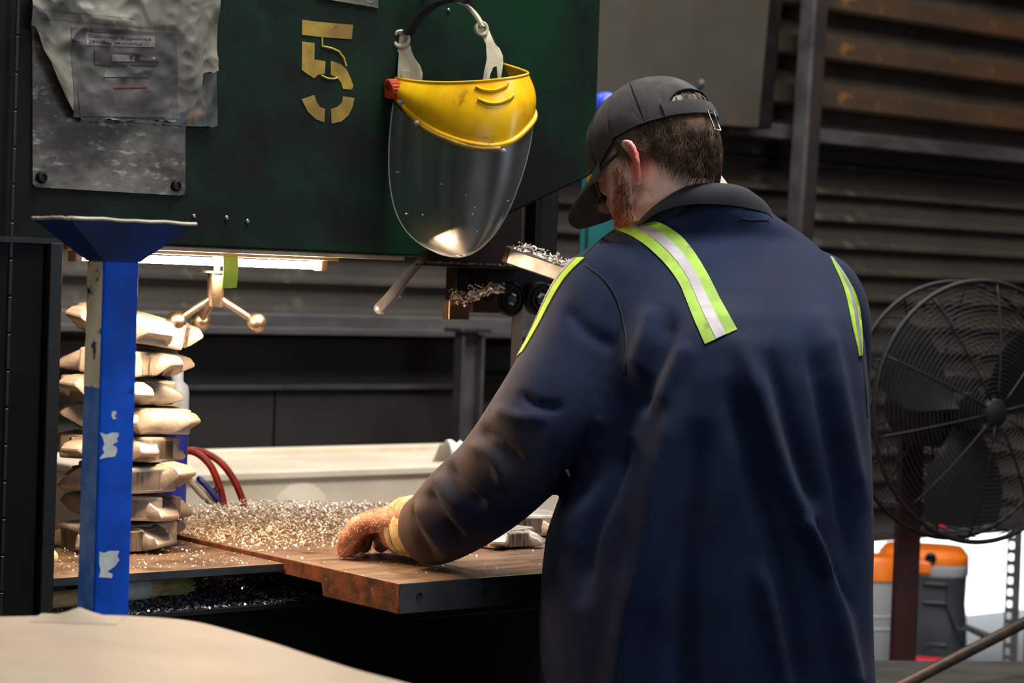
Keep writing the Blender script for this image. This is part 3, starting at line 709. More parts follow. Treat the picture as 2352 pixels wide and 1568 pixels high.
# visor: bowed clear sheet
vtop = spline([at(*t) for t in [(903, 235, 3.30), (930, 262, 3.265), (965, 292, 3.235), (1015, 318, 3.195), (1075, 335, 3.16), (1140, 340, 3.15), (1190, 320, 3.165), (1224, 285, 3.20)]], 5)
out_l = [(903, 235), (896, 300), (893, 360), (895, 420), (905, 475), (925, 520), (955, 553), (990, 574), (1030, 585)]
out_r = [(1224, 285), (1218, 330), (1205, 385), (1190, 430), (1170, 480), (1145, 525), (1120, 555), (1095, 576), (1060, 586)]
nv = 20; L_ = spline([V((x, y, 0)) for x, y in out_l], 3); R_ = spline([V((x, y, 0)) for x, y in out_r], 3); mv = len(L_) - 1
vp = [((p - CAM), ) for p in vtop]
nu = len(vtop) - 1
def topx(i):
    r = vtop[i] - CAM; d = r.dot(FW); return (CX + FPX * r.dot(RT) / d, CY - FPX * r.dot(UP) / d, d)
tt = [topx(i) for i in range(nu + 1)]
VP = []
for j in range(mv + 1):
    t = j / mv; l = L_[j]; r = R_[j]; row = []
    for i in range(nu + 1):
        u = (tt[i][0] - tt[0][0]) / (tt[-1][0] - tt[0][0]); 
        sag = tt[i][1] - (tt[0][1] + (tt[-1][1] - tt[0][1]) * u)
        px = l.x + (r.x - l.x) * u; py = l.y + (r.y - l.y) * u + sag * (1 - t) ** .8 + 2 * math.sin(math.pi * u) * t * t
        d = tt[i][2] + .045 * t * math.sin(math.pi * min(1, u * 1.0)) ** .7
        row.append(at(px, py, d))
    VP.append(row)
vz = obj('visor', grid(NB(), VP), M['visor'], fs, 180)
edge = [r[0] for r in VP] + VP[-1][1:-1] + [r[-1] for r in VP[::-1]]
bm = NB(); tube(bm, edge, .0011, 6); obj('visor_rim', bm, M['visor_edge'], vz, 170)
pts = [VP[random.randrange(6, mv)][random.randrange(3, nu - 2)] - FW * .0012 for _ in range(26)]
o = obj('stuck_swarf', chips_mesh(pts, .0016, 12), M['chips'], vz); o['kind'] = 'stuff'
# visor studs and lower ochre clip strip
bm = NB(); tube(bm, spline([at(x, y, d) for x, y, d in ((922, 240, 3.285), (948, 272, 3.255), (985, 300, 3.215), (1040, 326, 3.175), (1100, 342, 3.155), (1150, 342, 3.150))], 5), .0038, 8); obj('clip_strip', bm, M['orange'] if False else M['ochre'], gd, 170)
for x, y, d in ((921, 236, 3.28), (958, 284, 3.238), (1156, 348, 3.142)):
    bm = NB(); lathe(bm, [(.0, 0), (.0042, .0), (.0046, .003), (.0026, .005), (.0, .005)], at(x, y, d), -FW, 14); obj('visor_stud', bm, M['silver'], vz, 50)
# knob
kc = at(912, 204, 3.30); ka = at(880, 205, 3.285) - kc
bm = NB(); n = 36; rs = []
a_ = ka.normalized(); e1 = a_.orthogonal().normalized(); e2 = a_.cross(e1)
for h, rr, gk in ((.0, .012, 0), (.002, .0155, 1), (.016, .0155, 1), (.018, .0135, 0), (.018, .006, 0), (.013, .005, 0)):
    rs.append([kc + a_ * h + (e1 * math.cos(2 * math.pi * k / n) + e2 * math.sin(2 * math.pi * k / n)) * (rr - (.0011 if gk and k % 2 else 0)) for k in range(n)])
obj('adjusting_knob', rings(bm, rs), M['orange'], fs, 35)
# cream side arms: flat shaped plates
def plate(outl, d0, d1, th, nm, mt, hole=None):
    """outline in px with depth running from d0 (bottom) to d1 (top)"""
    ys_ = [y for _, y in outl]; ya, yb = max(ys_), min(ys_)
    pts = [at(x, y, d0 + (d1 - d0) * (ya - y) / (ya - yb)) for x, y in outl]
    bm = NB(); prism(bm, pts, FW * th, .0012, 2); return obj(nm, bm, mt, fs, 40)
arm1 = plate([(912, 182), (914, 150), (918, 122), (908, 112), (905, 95), (908, 78), (918, 67), (929, 66), (937, 76), (938, 92), (943, 105), (946, 125), (955, 137), (965, 150), (971, 168), (969, 190), (940, 186)], 3.30, 3.315, .005, 'side_arm', M['cream'])
bm = NB(); c = at(921, 90, 3.31); lathe(bm, [(.0085, .002), (.0145, .002), (.0145, -.004), (.012, -.0055), (.0085, -.004), (.0075, .0)], c, FW, 28); obj('pivot_ring', bm, M['cream'], arm1, 50)
bm = NB(); obox(bm, at(932, 172, 3.298), RT * .006, UP * .007, FW * .004, .001); obj('clip_block', bm, M['cream'], arm1)
arm2 = plate([(1108, 185), (1112, 165), (1120, 135), (1118, 100), (1108, 82), (1096, 78), (1092, 62), (1098, 46), (1110, 48), (1124, 70), (1134, 98), (1148, 112), (1155, 128), (1156, 145), (1151, 180), (1141, 181), (1143, 150), (1132, 152), (1126, 170), (1124, 184)], 3.29, 3.315, .005, 'side_arm', M['cream'])
bm = NB(); c = at(1105, 66, 3.305); lathe(bm, [(.007, .002), (.0115, .002), (.0115, -.004), (.0095, -.005), (.007, -.004), (.006, 0)], c, (FW - RT * .6), 24); obj('pivot_ring', bm, M['cream'], arm2, 50)
def strap(pts, w_, th, nm, mt):
    S = spline([at(*p) for p in pts], 6); fr = frames(S); PP = []; QQ = []
    for i, p in enumerate(S):
        side = FW * .8 + RT * .35; side.normalize(); t = fr[i][2]; nrm = t.cross(side).normalized()
        PP.append([p - side * w_ / 2, p, p + side * w_ / 2]); QQ.append([x + nrm * th for x in PP[-1]])
    return obj(nm, shell(NB(), PP, QQ), mt, fs, 50)
strap([(1112, 60, 3.30), (1095, 32, 3.305), (1075, 12, 3.31), (1050, 0, 3.315)], .014, .004, 'head_band', M['cream'])
hb = strap([(938, 82, 3.305), (955, 55, 3.30), (978, 28, 3.295), (1005, 10, 3.29), (1040, 2, 3.29), (1075, 10, 3.30)], .026, .0065, 'sweat_band', M['strap'])
strap([(962, -6, 3.29), (1000, -14, 3.285), (1040, -14, 3.285), (1085, -4, 3.29)], .03, .008, 'sweat_band', M['strap'])
bm = NB(); hk = at(1020, -28, 3.30); tube(bm, [V((hk.x, H + .01, hk.z + .01)), V((hk.x, hk.y - .02, hk.z + .005)), V((hk.x, hk.y - .04, hk.z + .03))], .005, 10, True); obj('hanging_hook', bm, M['steel'], saw, 60)

# ================================================================== CASTINGS
def casting_meshes(seed):
    rnd = random.Random(seed); n = 5; outl = []
    for k in range(n):
        a0 = 2 * math.pi * k / n; r = .112 * rnd.uniform(.93, 1.05)
        tz_ = rnd.uniform(-.25, .25); w_ = rnd.uniform(.8, 1.15)
        for da, rr, tip in ((-.46, .066, 0), (-.27 * w_, .090, 0), (-.17 * w_, r, 1), (.17 * w_, r * rnd.uniform(.94, 1.04), 1), (.27 * w_, .090, 0), (.46, .066, 0)):
            outl.append((a0 + da, rr, tip, tz_))
    return outl
def casting(loc, yaw, seed, label, tilt=(0, 0), scale=1.0, cut=None):
    ol = casting_meshes(seed); hh = .043 * scale
    e = thing('metal_casting', label, 'casting', loc, 'rough aluminium castings')
    rot = Matrix.Rotation(tilt[1], 3, 'Y') @ Matrix.Rotation(tilt[0], 3, 'X') @ Matrix.Rotation(yaw, 3, 'Z')
    def lev(zf, k_in, k_tip, kt_z=0):
        return [V(loc) + rot @ V((math.cos(a) * r * scale * (k_tip if t else k_in), math.sin(a) * r * scale * (k_tip if t else k_in), hh * (zf + ((kt_z + tz_) if t else 0)))) for a, r, t, tz_ in ol]
    bm = NB(); rings(bm, [lev(.06, .80, .84, .22), lev(.2, .98, .97, .16), lev(.42, 1.02, 1.0, .06), lev(.72, .98, .92, .0), lev(.94, .80, .66, -.06)])
    es = list(bm.edges); bmesh.ops.bevel(bm, geom=es, offset=.0018, segments=1, affect='EDGES')
    obj('body', bm, M['alu'], e, 25)
    # raised centre rib plate and sawn gate stubs
    bm = NB(); obox(bm, V(loc) + rot @ V((0, 0, hh * .52)), rot @ V((.080 * scale, 0, 0)), rot @ V((0, .05 * scale, 0)), rot @ V((0, 0, hh * .45)), .004); obj('centre_rib', bm, M['alu'], e)
    for k in (0, 2, 3):
        a = 2 * math.pi * (k + .5) / 5; d = V((math.cos(a), math.sin(a), 0)); t = V((-d.y, d.x, 0))
        bm = NB(); obox(bm, V(loc) + rot @ (d * .066 * scale + V((0, 0, hh * .5))), rot @ (d * .014 * scale), rot @ (t * .028 * scale), rot @ V((0, 0, hh * .36)), .0015); obj('sawn_face', bm, M['alu_cut'], e)
    return e
SX, SY = onZ(300, 1262, zs).x, onZ(300, 1262, zs).y + .03
names = ['lowest casting of the stack, flat on the side plate behind the blue post', 'second casting from the bottom of the stack behind the blue post', 'third casting from the bottom of the stack behind the blue post',
         'fourth casting from the bottom of the stack behind the blue post', 'fifth casting from the bottom of the stack behind the blue post', 'sixth casting up, third from the top of the stack behind the blue post',
         'casting just under the topmost one of the stack behind the blue post', 'topmost bright casting tilted on the stack right under the lamp']
z = zs
for i, lb in enumerate(names):
    sc_ = (1.0, .98, 1.02, .98, 1.0, .95, .98, 1.05)[i]
    casting(V((SX + (-.008, .008, .002, -.008, .012, -.012, .004, .008)[i], SY + random.uniform(-.012, .012), z)), .25 + i * .62 + random.uniform(-.25, .25), 20 + i, lb, ((random.uniform(-.03, .03), random.uniform(-.05, .05)) if i < 6 else ((.04, .03) if i == 6 else (.10, .13))), sc_)
    z += .0446 if i < 6 else .052
# castings on the table beyond the arm
casting(onZ(1165, 1262, TZ) + V((0.02, .05, 0)), .3, 41, 'dark casting lying on the saw table beyond the sleeve', (0, 0), .7)
casting(onZ(1232, 1245, TZ) + V((0.06, .12, 0)), 1.1, 42, 'pale casting on the saw table, half hidden by the shirt', (0, 0), .9)

# ================================================================== SMALL THINGS ROUND THE SAW
b0 = onZ(232, 1388, TRZ); b1 = onZ(338, 1376, TRZ)
br = thing('paint_brush', 'round brush with white paper label lying in the chip tray', 'brush', b0)
ax = (b1 - b0).normalized(); up = V((0, 0, .0165))
bm = NB(); tube(bm, [b0 + up, b1 + up], .0155, 18); obj('handle', bm, M['wood'], br, 50)
bm = NB(); tube(bm, [b0 + up + ax * .02, b1 + up - ax * .004], .0161, 18); hd = obj('paper_label', bm, M['worn_white'], br, 50)
bm = NB(); tube(bm, [b1 + up, b1 + up + ax * .004, b1 + up + ax * .012], [.0162, .0168, .0155], 18, True); obj('ferrule', bm, M['wood'], br, 50)
bm = NB()
for i in range(160):
    a = random.uniform(0, 6.28); r = .0125 * math.sqrt(random.random()); c1 = V((0, 0, 1)) * math.sin(a) * r + ax.cross(ZZ) * math.cos(a) * r
    s0 = b1 + up + ax * .012 + c1; e0 = b1 + up + ax * (.078 + random.uniform(-.006, .004)) + c1 * 1.35; e0.z = max(e0.z, TRZ + .002)
    tube(bm, [s0, e0], .0012, 4)
o = obj('bristles', bm, M['bristle'], br); o['kind'] = 'stuff'
c0 = onZ(435, 1356, TRZ) + V((.02, .04, .0)); bm = NB(); lathe(bm, [(0, 0), (.012, 0), (.013, .003), (.013, .03), (.008, .034), (.0, .034)], c0, (0, 0, 1), 16); o = obj('yellow_cap', bm, M['yellow_label'], None, 50); tag(o, 'small yellow cap standing in the tray past the brush', 'cap')
w0 = onZ(104, 1400, TRZ); w1 = onZ(190, 1392, TRZ)
bm = NB(); tube(bm, [w0 + V((0, -.0, .0135)), w1 + V((0, 0, .0135))], .013, 16, True); o = obj('wooden_dowel', bm, M['wood'], None, 50); tag(o, 'pale wooden dowel lying in the tray left of the blue post', 'dowel')
w2 = onZ(113, 1300, zs); bm = NB(); ball(bm, w2 + V((.0, .0, .0125)), .0125, 16, 10); o = obj('wooden_ball', bm, M['wood'], None, 170); tag(o, 'small round wooden ball on the side plate beside the column', 'ball')
bo = onZ(300, 1233, zs); c = V((onY(403, 1000, 3.17).x, 3.17, zs)); rb = .021
bt = thing('spray_bottle', 'blue bottle with pale top standing behind the casting stack', 'bottle', c)
bm = NB(); lathe(bm, [(0, 0), (rb, .0), (rb, .165)], c, (0, 0, 1), 24); obj('lower_body', bm, M['deepblue'], bt, 40)
bm = NB(); lathe(bm, [(rb, .165), (rb, .225), (rb * .9, .238), (rb * .5, .246), (rb * .5, .262), (0, .262)], c, (0, 0, 1), 24); obj('upper_body', bm, M['paleblue'], bt, 40)
# hoses behind
for nm, pl, lb in ((0, [(395, 1045, 4.05), (440, 1036, 4.05), (478, 1062, 4.05), (500, 1105, 4.05), (514, 1160, 4.05), (524, 1250, 4.05), (531, 1340, 4.05), (536, 1450, 4.05)], 'left red air hose arching down behind the saw'), (1, [(395, 1038, 4.15), (450, 1034, 4.15), (500, 1056, 4.15), (536, 1100, 4.15), (562, 1165, 4.15), (575, 1250, 4.15), (583, 1340, 4.15), (590, 1450, 4.15)], 'right red air hose arching down behind the saw')):
    S = spline([at(*p) for p in pl], 5); e = S[-1].copy(); e.z = 0.01; S += [S[-1].lerp(e, .5), e]
    bm = NB(); tube(bm, S, .0068, 10); o = obj('air_hose', bm, M['red'], None, 170); tag(o, lb, 'hose', 'red air hoses')
ag = thing('air_gun', 'white and blue air gun hanging on the red hoses', 'air gun', at(478, 1150, 3.98))
bm = NB(); tube(bm, spline([at(x, y, 3.98) for x, y in ((436, 1095), (455, 1120), (472, 1138))], 4), [.009] * 9, 10, True); obj('nozzle', bm, M['white'], ag, 170)
bm = NB(); tube(bm, spline([at(x, y, 3.98) for x, y in ((470, 1132), (488, 1152), (506, 1178))], 4), [.008] * 9, 10, True); obj('grip', bm, M['white'], ag, 170)
bm = NB(); tube(bm, spline([at(x, y, 3.965) for x, y in ((458, 1100), (476, 1118), (502, 1150))], 4), [.006] * 9, 10, True); obj('trigger', bm, M['deepblue'], ag, 170)
bm = NB(); tube(bm, [at(478, 1150, 3.98), at(500, 1120, 4.05)], .006, 8); obj('fitting', bm, M['steel'], ag, 170)

# beige bin behind the saw
YB2 = 4.35
x0, x1, zt = onY(300, 1080, YB2).x, onY(1330, 1080, YB2).x, onY(740, 1078, YB2).z
bn = thing('storage_bin', 'long beige plastic bin standing behind the saw', 'bin', V(((x0 + x1) / 2, YB2, 0)))
bm = NB(); box(bm, x0 + .01, x1 - .01, YB2 + .012, YB2 + .6, .0, zt - .018, .008); obj('bin_body', bm, M['beige'], bn)
bm = NB()
for bb in ((x0, x1, YB2 + .002, YB2 + .03), (x0, x1, YB2 + .57, YB2 + .61), (x0, x0 + .03, YB2 + .025, YB2 + .58), (x1 - .03, x1, YB2 + .025, YB2 + .58)): box(bm, *bb, zt - .022, zt, .005)
obj('bin_rim', bm, M['beige'], bn)
cc = onY(690, 1190, YB2 + .012); bm = NB(); lathe(bm, [(.0, -.0005), (.0, -.0015), (.085, -.0015), (.09, .002)], cc, (0, 1, 0), 48); obj('round_boss', bm, M['beige'], bn, 40)
r0 = at(1066, 995, 4.75); bm = NB(); PP = []; QQ = []
rc = V((onY(1066, 1000, YB2 + .01).x, YB2 + .02, zt))
for i in range(13):
    r = []; r2 = []
    for j in range(11):
        x = (j / 10 - .5) * .11; t = i / 12
        zz = .005 + .05 * math.sin(math.pi * t) * (1 + .5 * noise.noise(V((j * .6, t * 4, 0)))) ; y = (t - .5) * .10 + .012 * noise.noise(V((j * .5, t * 5, 7)))
        p = rc + V((x + .008 * noise.noise(V((j, t * 6, 3))), y, zz)); r.append(p); r2.append(p - V((0, 0, .003)))
    PP.append(r); QQ.append(r2)
o = obj('white_rag', shell(bm, PP, QQ), M['white'], None, 60); tag(o, 'crumpled white wrapper on the bin beyond the elbow', 'rag')
# ================================================================== BLUE POST
PD = 2.4
pb = at(240, 1000, PD); pxm = 1 / FPX * PD
ang = R(37)            # the front face is turned 26 degrees to the camera's right
fx = U0 * math.cos(ang) + H0 * math.sin(ang)          # along the right hand face
fl = -U0 * math.sin(ang) + H0 * math.cos(ang)         # along the left face, going away
wd = .0430
cnr = at(228, 1000, PD); cnr.z = 0                      # near corner edge of the tube
post = thing('work_support_post', 'blue steel work support post with flared head, near the camera', 'post', V((cnr.x, cnr.y, 0)))
zt = at(240, 588, PD).z; zh = at(250, 507, PD).z
bm = NB(); prism(bm, [cnr, cnr + fx * wd, cnr + fx * wd + fl * wd, cnr + fl * wd], (0, 0, zt), .0025, 3)
tubeo = obj('tube', bm, M['blue'], post, 40)
zc0, zc1 = at(200, 890, PD).z, at(205, 600, PD).z
bm = NB(); N_ = 40; PP = []; QQ = []
for i in range(N_ + 1):
    z = zc1 + (zc0 - zc1) * i / N_; e = .004 * noise.noise(V((z * 60, 0, 0)))
    a = .0035; b = wd - .002 + min(0, e)
    nrm = -fx
    r = [cnr + nrm * .0007 + fl * (a + (b - a) * t) + V((0, 0, z)) for t in (0, .5, 1)]; PP.append(r); QQ.append([p - nrm * .0006 for p in r])
M['worn_cream'] = mat('worn_cream_paint', srgb(244, 226, 194), srgb(226, 202, 164), 14, rough=.7, c3=srgb(44, 50, 66), s3=44, lo3=.57, hi3=.64)
obj('worn_patch', shell(bm, PP, QQ), M['worn_cream'], post)
# left face: dusty blue, colour lightened because little light reaches it
M['blue_lightened'] = mat('dusty_lightened_blue', srgb(120, 156, 214), srgb(66, 116, 196), 16, rough=.6, c3=srgb(130, 140, 156), s3=24, lo3=.6, hi3=.75)
bm = NB(); nrm = -fx; z0 = .6
prism(bm, [cnr + nrm * .0005 + fl * .003 + V((0, 0, z0)), cnr + nrm * .0005 + fl * (wd - .002) + V((0, 0, z0)), cnr + nrm * .0005 + fl * (wd - .002) + V((0, 0, zc0)), cnr + nrm * .0005 + fl * .003 + V((0, 0, zc0))], fx * .0004)
obj('lightened_face', bm, M['blue_lightened'], post)
# flared head: inverted pyramid of four plates
hw = .077
ctr = cnr + fx * wd / 2 + fl * wd / 2
dz0, dz1 = zt - .006, zh
lo = [ctr + fx * (sx * wd / 2 * 1.03) + fl * (sy * wd / 2 * 1.03) for sx, sy in ((-1, -1), (1, -1), (1, 1), (-1, 1))]
hi = [ctr + fx * (sx * hw) + fl * (sy * hw * .62) for sx, sy in ((-1, -1), (1, -1), (1, 1), (-1, 1))]
for i in range(4):
    j = (i + 1) % 4; n = 16; PP = []; QQ = []
    out = ((hi[i] + hi[j]) / 2 - ctr).normalized()
    for a in range(n + 1):
        t = a / n; l = lo[i].lerp(lo[j], t); h = hi[i].lerp(hi[j], t)
        zz = dz1 + .0016 * noise.noise(V((t * 6 + i * 9, 2, 0)))
        P0 = V((l.x, l.y, dz0)); P1 = V((h.x, h.y, zz)); r = [P0, P0.lerp(P1, .5), P1]; PP.append(r); QQ.append([p - out * .003 for p in r])
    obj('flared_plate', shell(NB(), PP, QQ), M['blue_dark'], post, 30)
bm = NB(); S = []
for i in (0, 1, 2, 3):
    j = (i + 1) % 4
    for a in range(16):
        h = hi[i].lerp(hi[j], a / 16); S.append(V((h.x, h.y, dz1 + .0016 * noise.noise(V((a / 16 * 6 + i * 9, 2, 0))) + .0005)))
S.append(S[0]); tube(bm, S, .0019, 6); obj('bare_edge', bm, M['cream'], post, 170)
bm = NB(); obox(bm, V((ctr.x, ctr.y, .006)), fx * .15, fl * .15, V((0, 0, .006)), .002); obj('base_plate', bm, M['blue'], post)
# torn label remains on the right face
def onpost(px, py):
    r = ray(px, py); n = -fl; o = cnr - fl * .0006
    t = (o - CAM).dot(n) / r.dot(n); return CAM + r * t
def torn(pl):
    bm = NB(); prism(bm, [onpost(x, y) for x, y in pl], fl * .0005); obj('torn_label', bm, M['worn_white'], post)
torn([(230, 993), (246, 998), (258, 993), (273, 994), (272, 1003), (268, 1007), (271, 1014), (258, 1021), (268, 1027), (269, 1036), (264, 1048), (246, 1050), (229, 1054), (234, 1046), (240, 1040), (236, 1030), (240, 1020), (237, 1008)])
torn([(229, 1266), (240, 1270), (252, 1265), (274, 1265), (270, 1276), (274, 1286), (264, 1300), (256, 1306), (246, 1312), (259, 1318), (257, 1327), (228, 1325), (231, 1310), (228, 1290)])
torn([(258, 945), (266, 943), (268, 950), (263, 954), (268, 961), (260, 963), (256, 955)])

# ================================================================== FOREGROUND BOARD ON A CART
BZ = 1.085
edge = [(-140, 1420), (0, 1416), (90, 1414), (150, 1412), (230, 1412), (300, 1414), (400, 1421), (470, 1432), (560, 1456), (640, 1480), (700, 1500), (820, 1538), (940, 1570), (1040, 1602), (1120, 1640)]
E = spline([onZ(x, y, BZ) for x, y in edge], 4)
near = [onZ(1180, 1760, BZ), onZ(600, 1850, BZ), onZ(-140, 1850, BZ)]
bdz = obj('beige_board', prism(NB(), E + near, (0, 0, -.012), .003, 2), M['cardboard'], None, 40)
tag(bdz, 'beige board with a rounded edge lying on the cart in the foreground', 'board')
k0 = onZ(178, 1424, BZ); bm = NB(); PP = []
for i in range(9):
    r = []
    for j in range(7):
        u = (i / 8 - .5); v = j / 6
        r.append(k0 + U0 * (u * .082) + H0 * (v * .05 - .02) + V((0, 0, .0005 + .011 * max(0, 1 - abs(u) * 2.1) ** 1.5 * math.sin(math.pi * min(1, v * 1.0)) )))
    PP.append(r)
QQ = [[p - V((0, 0, .0012)) for p in r] for r in PP]
obj('raised_flap', shell(bm, PP, QQ), M['cardboard'], bdz, 60)
cc = onZ(420, 1640, BZ); ct = thing('steel_cart', 'steel cart in the foreground carrying the beige board', 'cart', V((cc.x, cc.y, 0)))
bm = NB(); obox(bm, V((cc.x, cc.y, BZ - .032)), U0 * .26, H0 * .10, V((0, 0, .0195)), .004); obj('deck', bm, M['bench'], ct)
for i in (-1, 1):
    for j in (-1, 1):
        bm = NB(); obox(bm, V((cc.x, cc.y, (BZ - .05) / 2)) + U0 * (.23 * i) + H0 * (.08 * j), U0 * .018, H0 * .018, V((0, 0, (BZ - .05) / 2)), .002); obj('leg', bm, M['bench'], ct)

# ================================================================== FAN
FD = 5.2
fc = at(2236, 944, FD); FR = 298 / FPX * FD
fa = (-H0 * math.cos(R(26)) + U0 * math.sin(R(26)) + V((0, 0, .03))).normalized()
f1 = ZZ.cross(fa).normalized(); f2 = fa.cross(f1)
fan = thing('pedestal_fan', 'large black pedestal fan with round wire guard at the right', 'fan', V((fc.x, fc.y, 0)) - fa * .12)
def guard(name, sgn, depth, off):
    bm = NB(); n = 26
    pr = lambda r: fc + fa * (off + sgn * depth * (1 - (r / FR) ** 2.2))
    for i in range(n):
        r = .03 + (FR - .012 - .03) * i / (n - 1); torus(bm, pr(r), fa, r, .0014, 72, 4)
    for k in range(10):
        a = 2 * math.pi * k / 10 + .2; d = f1 * math.cos(a) + f2 * math.sin(a)
        tube(bm, [pr(r) + d * r + fa * sgn * .002 for r in [.03 + (FR - .03) * q / 9 for q in range(10)]], .0026, 5)
    o = obj(name, bm, M['fan'], fan, 170); o['kind'] = 'stuff'; return o
guard('front_guard', 1, .055, .03); guard('rear_guard', -1, .07, -.075)
bm = NB(); torus(bm, fc + fa * .03, fa, FR, .0065, 96, 8); torus(bm, fc - fa * .075, fa, FR, .0055, 96, 8); obj('guard_rim', bm, M['fan'], fan, 170)
bm = NB()
for k in range(16):
    a = 2 * math.pi * k / 16; d = f1 * math.cos(a) + f2 * math.sin(a); tube(bm, [fc + d * FR + fa * .03, fc + d * FR - fa * .075], .002, 5)
obj('side_wires', bm, M['fan'], fan, 170)['kind'] = 'stuff'
bm = NB(); lathe(bm, [(0, .085), (.03, .085), (.036, .078), (.036, .07), (0, .07)], fc + fa * .005, fa, 28); obj('badge_disc', bm, M['fan'], fan, 50)
bm = NB(); lathe(bm, [(0, .0), (.045, .0), (.045, -.05), (.0, -.05)], fc, fa, 28); hub = obj('hub', bm, M['fan'], fan, 50)
for k in range(3):
    PP = []; QQ = []; a0 = 2 * math.pi * k / 3 + .5
    for i in range(9):
        r = .04 + (FR * .9 - .04) * i / 8; row = []; wv = .55 - .12 * i / 8 + .25 * math.sin(math.pi * i / 8)
        for j in range(9):
            a = a0 + wv * (j / 8 - .5) * 1.5; d = f1 * math.cos(a) + f2 * math.sin(a)
            row.append(fc - fa * .025 + d * r + fa * ((j / 8 - .5) * .055 * (1 - .3 * i / 8)))
        PP.append(row); QQ.append([p - fa * .002 for p in row])
    obj('blade', shell(NB(), PP, QQ), M['fan'], fan, 60)
bm = NB(); lathe(bm, [(0, -.06), (.085, -.07), (.095, -.09), (.095, -.22), (.08, -.25), (.0, -.26)], fc, fa, 32); obj('motor', bm, M['fan'], fan, 50)
mc = fc - fa * .16
bm = NB(); pz = mc.z
pxa = at(2078, 1380, 5.45); pc_ = V((pxa.x, pxa.y, 0))
hwp = .029
bm = NB(); obox(bm, V((pc_.x, pc_.y, (pz + .05) / 2)), U0 * hwp, H0 * hwp, V((0, 0, (pz + .05) / 2)), .004); obj('column', bm, M['maroon'], fan)
bm = NB(); pm = V((pc_.x, pc_.y, pz - .02)); tube(bm, [pm, mc], .035, 12); obj('yoke', bm, M['fan'], fan, 60)
bm = NB(); lathe(bm, [(.0, 0), (.25, 0), (.25, .02), (.2, .04), (.05, .055), (0, .055)], pc_, (0, 0, 1), 36); obj('foot', bm, M['fan'], fan, 40)

# ================================================================== RIGHT HAND CLUTTER
vc = onZ(2112, 1506, 0.0)
va = (V((CAM.x, CAM.y, 0)) - vc); va.z = 0; va.normalize(); vs = ZZ.cross(va)   # va toward the camera, vs to camera right
k = (vc - CAM).dot(FW) / FPX
vac = thing('shop_vacuum', 'dark grey shop vacuum with an orange lid by the bright door gap', 'vacuum', vc)
def rr(zf, hw, hd, z, n=32, e=3.5):
    out = []
    for i in range(n):
        a = 2 * math.pi * i / n; c, s = math.cos(a), math.sin(a)
        out.append(vc + vs * (hw * abs(c) ** (2 / e) * (1 if c > 0 else -1)) + va * (hd * abs(s) ** (2 / e) * (1 if s > 0 else -1)) + V((0, 0, z)))
    return out
W2 = 103 * k; zk = lambda py: (1506 - py) * k
bm = NB(); rings(bm, [rr(0, W2 * .92, .16, .0), rr(0, W2 * 1.02, .17, zk(1480)), rr(0, W2 * 1.0, .165, zk(1420)), rr(0, W2 * .95, .16, zk(1380)), rr(0, W2 * .97, .16, zk(1312))]); obj('drum', bm, M['vac'], vac, 40)
bm = NB(); rings(bm, [rr(0, W2 * .98, .163, zk(1312)), rr(0, W2 * 1.0, .167, zk(1308)), rr(0, W2 * 1.0, .167, zk(1288)), rr(0, W2 * .96, .16, zk(1284))]); obj('collar', bm, M['vac_grey'], vac, 40)
bm = NB(); rings(bm, [rr(0, W2 * .99, .165, zk(1284)), rr(0, W2 * 1.0, .167, zk(1276)), rr(0, W2 * .99, .165, zk(1268)), rr(0, W2 * .86, .14, zk(1253)), rr(0, W2 * .5, .09, zk(1250))]); lid = obj('lid', bm, M['vac_orange'], vac, 35)
bm = NB(); obox(bm, vc + vs * (-30 * k) + va * .16 + V((0, 0, zk(1290))), vs * .085, va * .02, V((0, 0, 16 * k)), .012); obj('lid_skirt', bm, M['vac_orange'], vac)
bm = NB(); lathe(bm, [(0, .0), (.022, .0), (.022, .012), (.014, .016), (.012, .004), (0, .004)], vc + vs * (16 * k) + va * .163 + V((0, 0, zk(1268))), va, 20); obj('port', bm, M['black'], vac, 40)
for pl in (((62, 1315), (60, 1375), (82, 1424), (100, 1424)), ((8, 1326), (54, 1326)), ((8, 1368), (54, 1368)), ((8, 1478), (20, 1462), (58, 1462))):
    bm = NB(); tube(bm, [vc + vs * ((x - 2) * k) + va * .168 + V((0, 0, zk(y))) for x, y in pl], .006, 8, True); obj('moulded_rib', bm, M['vac'], vac, 60)
bm = NB(); tube(bm, [vc + vs * (100 * k) + va * .1 + V((0, 0, zk(1424))), vc + vs * (156 * k) + va * .15 + V((0, 0, zk(1441)))], [.012, .016], 10, True); obj('nozzle', bm, M['vac'], vac, 60)
# pale grey bucket left of it
bc = onZ(2004, 1500, 0.0) + va * .34
bk = thing('grey_bucket', 'pale grey bucket with orange lid, half hidden behind the man', 'bucket', bc)
bm = NB(); lathe(bm, [(0, 0), (.085, 0), (.092, .01), (.10, zk(1300)), (.10, zk(1292)), (0, zk(1292))], bc, (0, 0, 1), 32); obj('bucket_body', bm, M['vac_grey'], bk, 40)
bm = NB(); lathe(bm, [(.106, zk(1306)), (.106, zk(1262)), (.098, zk(1256)), (0, zk(1252))], bc, (0, 0, 1), 32); obj('bucket_lid', bm, M['vac_orange'], bk, 40)
for zz in (1412, 1385):
    bm = NB(); torus(bm, bc + V((0, 0, zk(zz))), (0, 0, 1), .095, .005, 36, 6); obj('hoop', bm, M['vac_grey'], bk, 170)
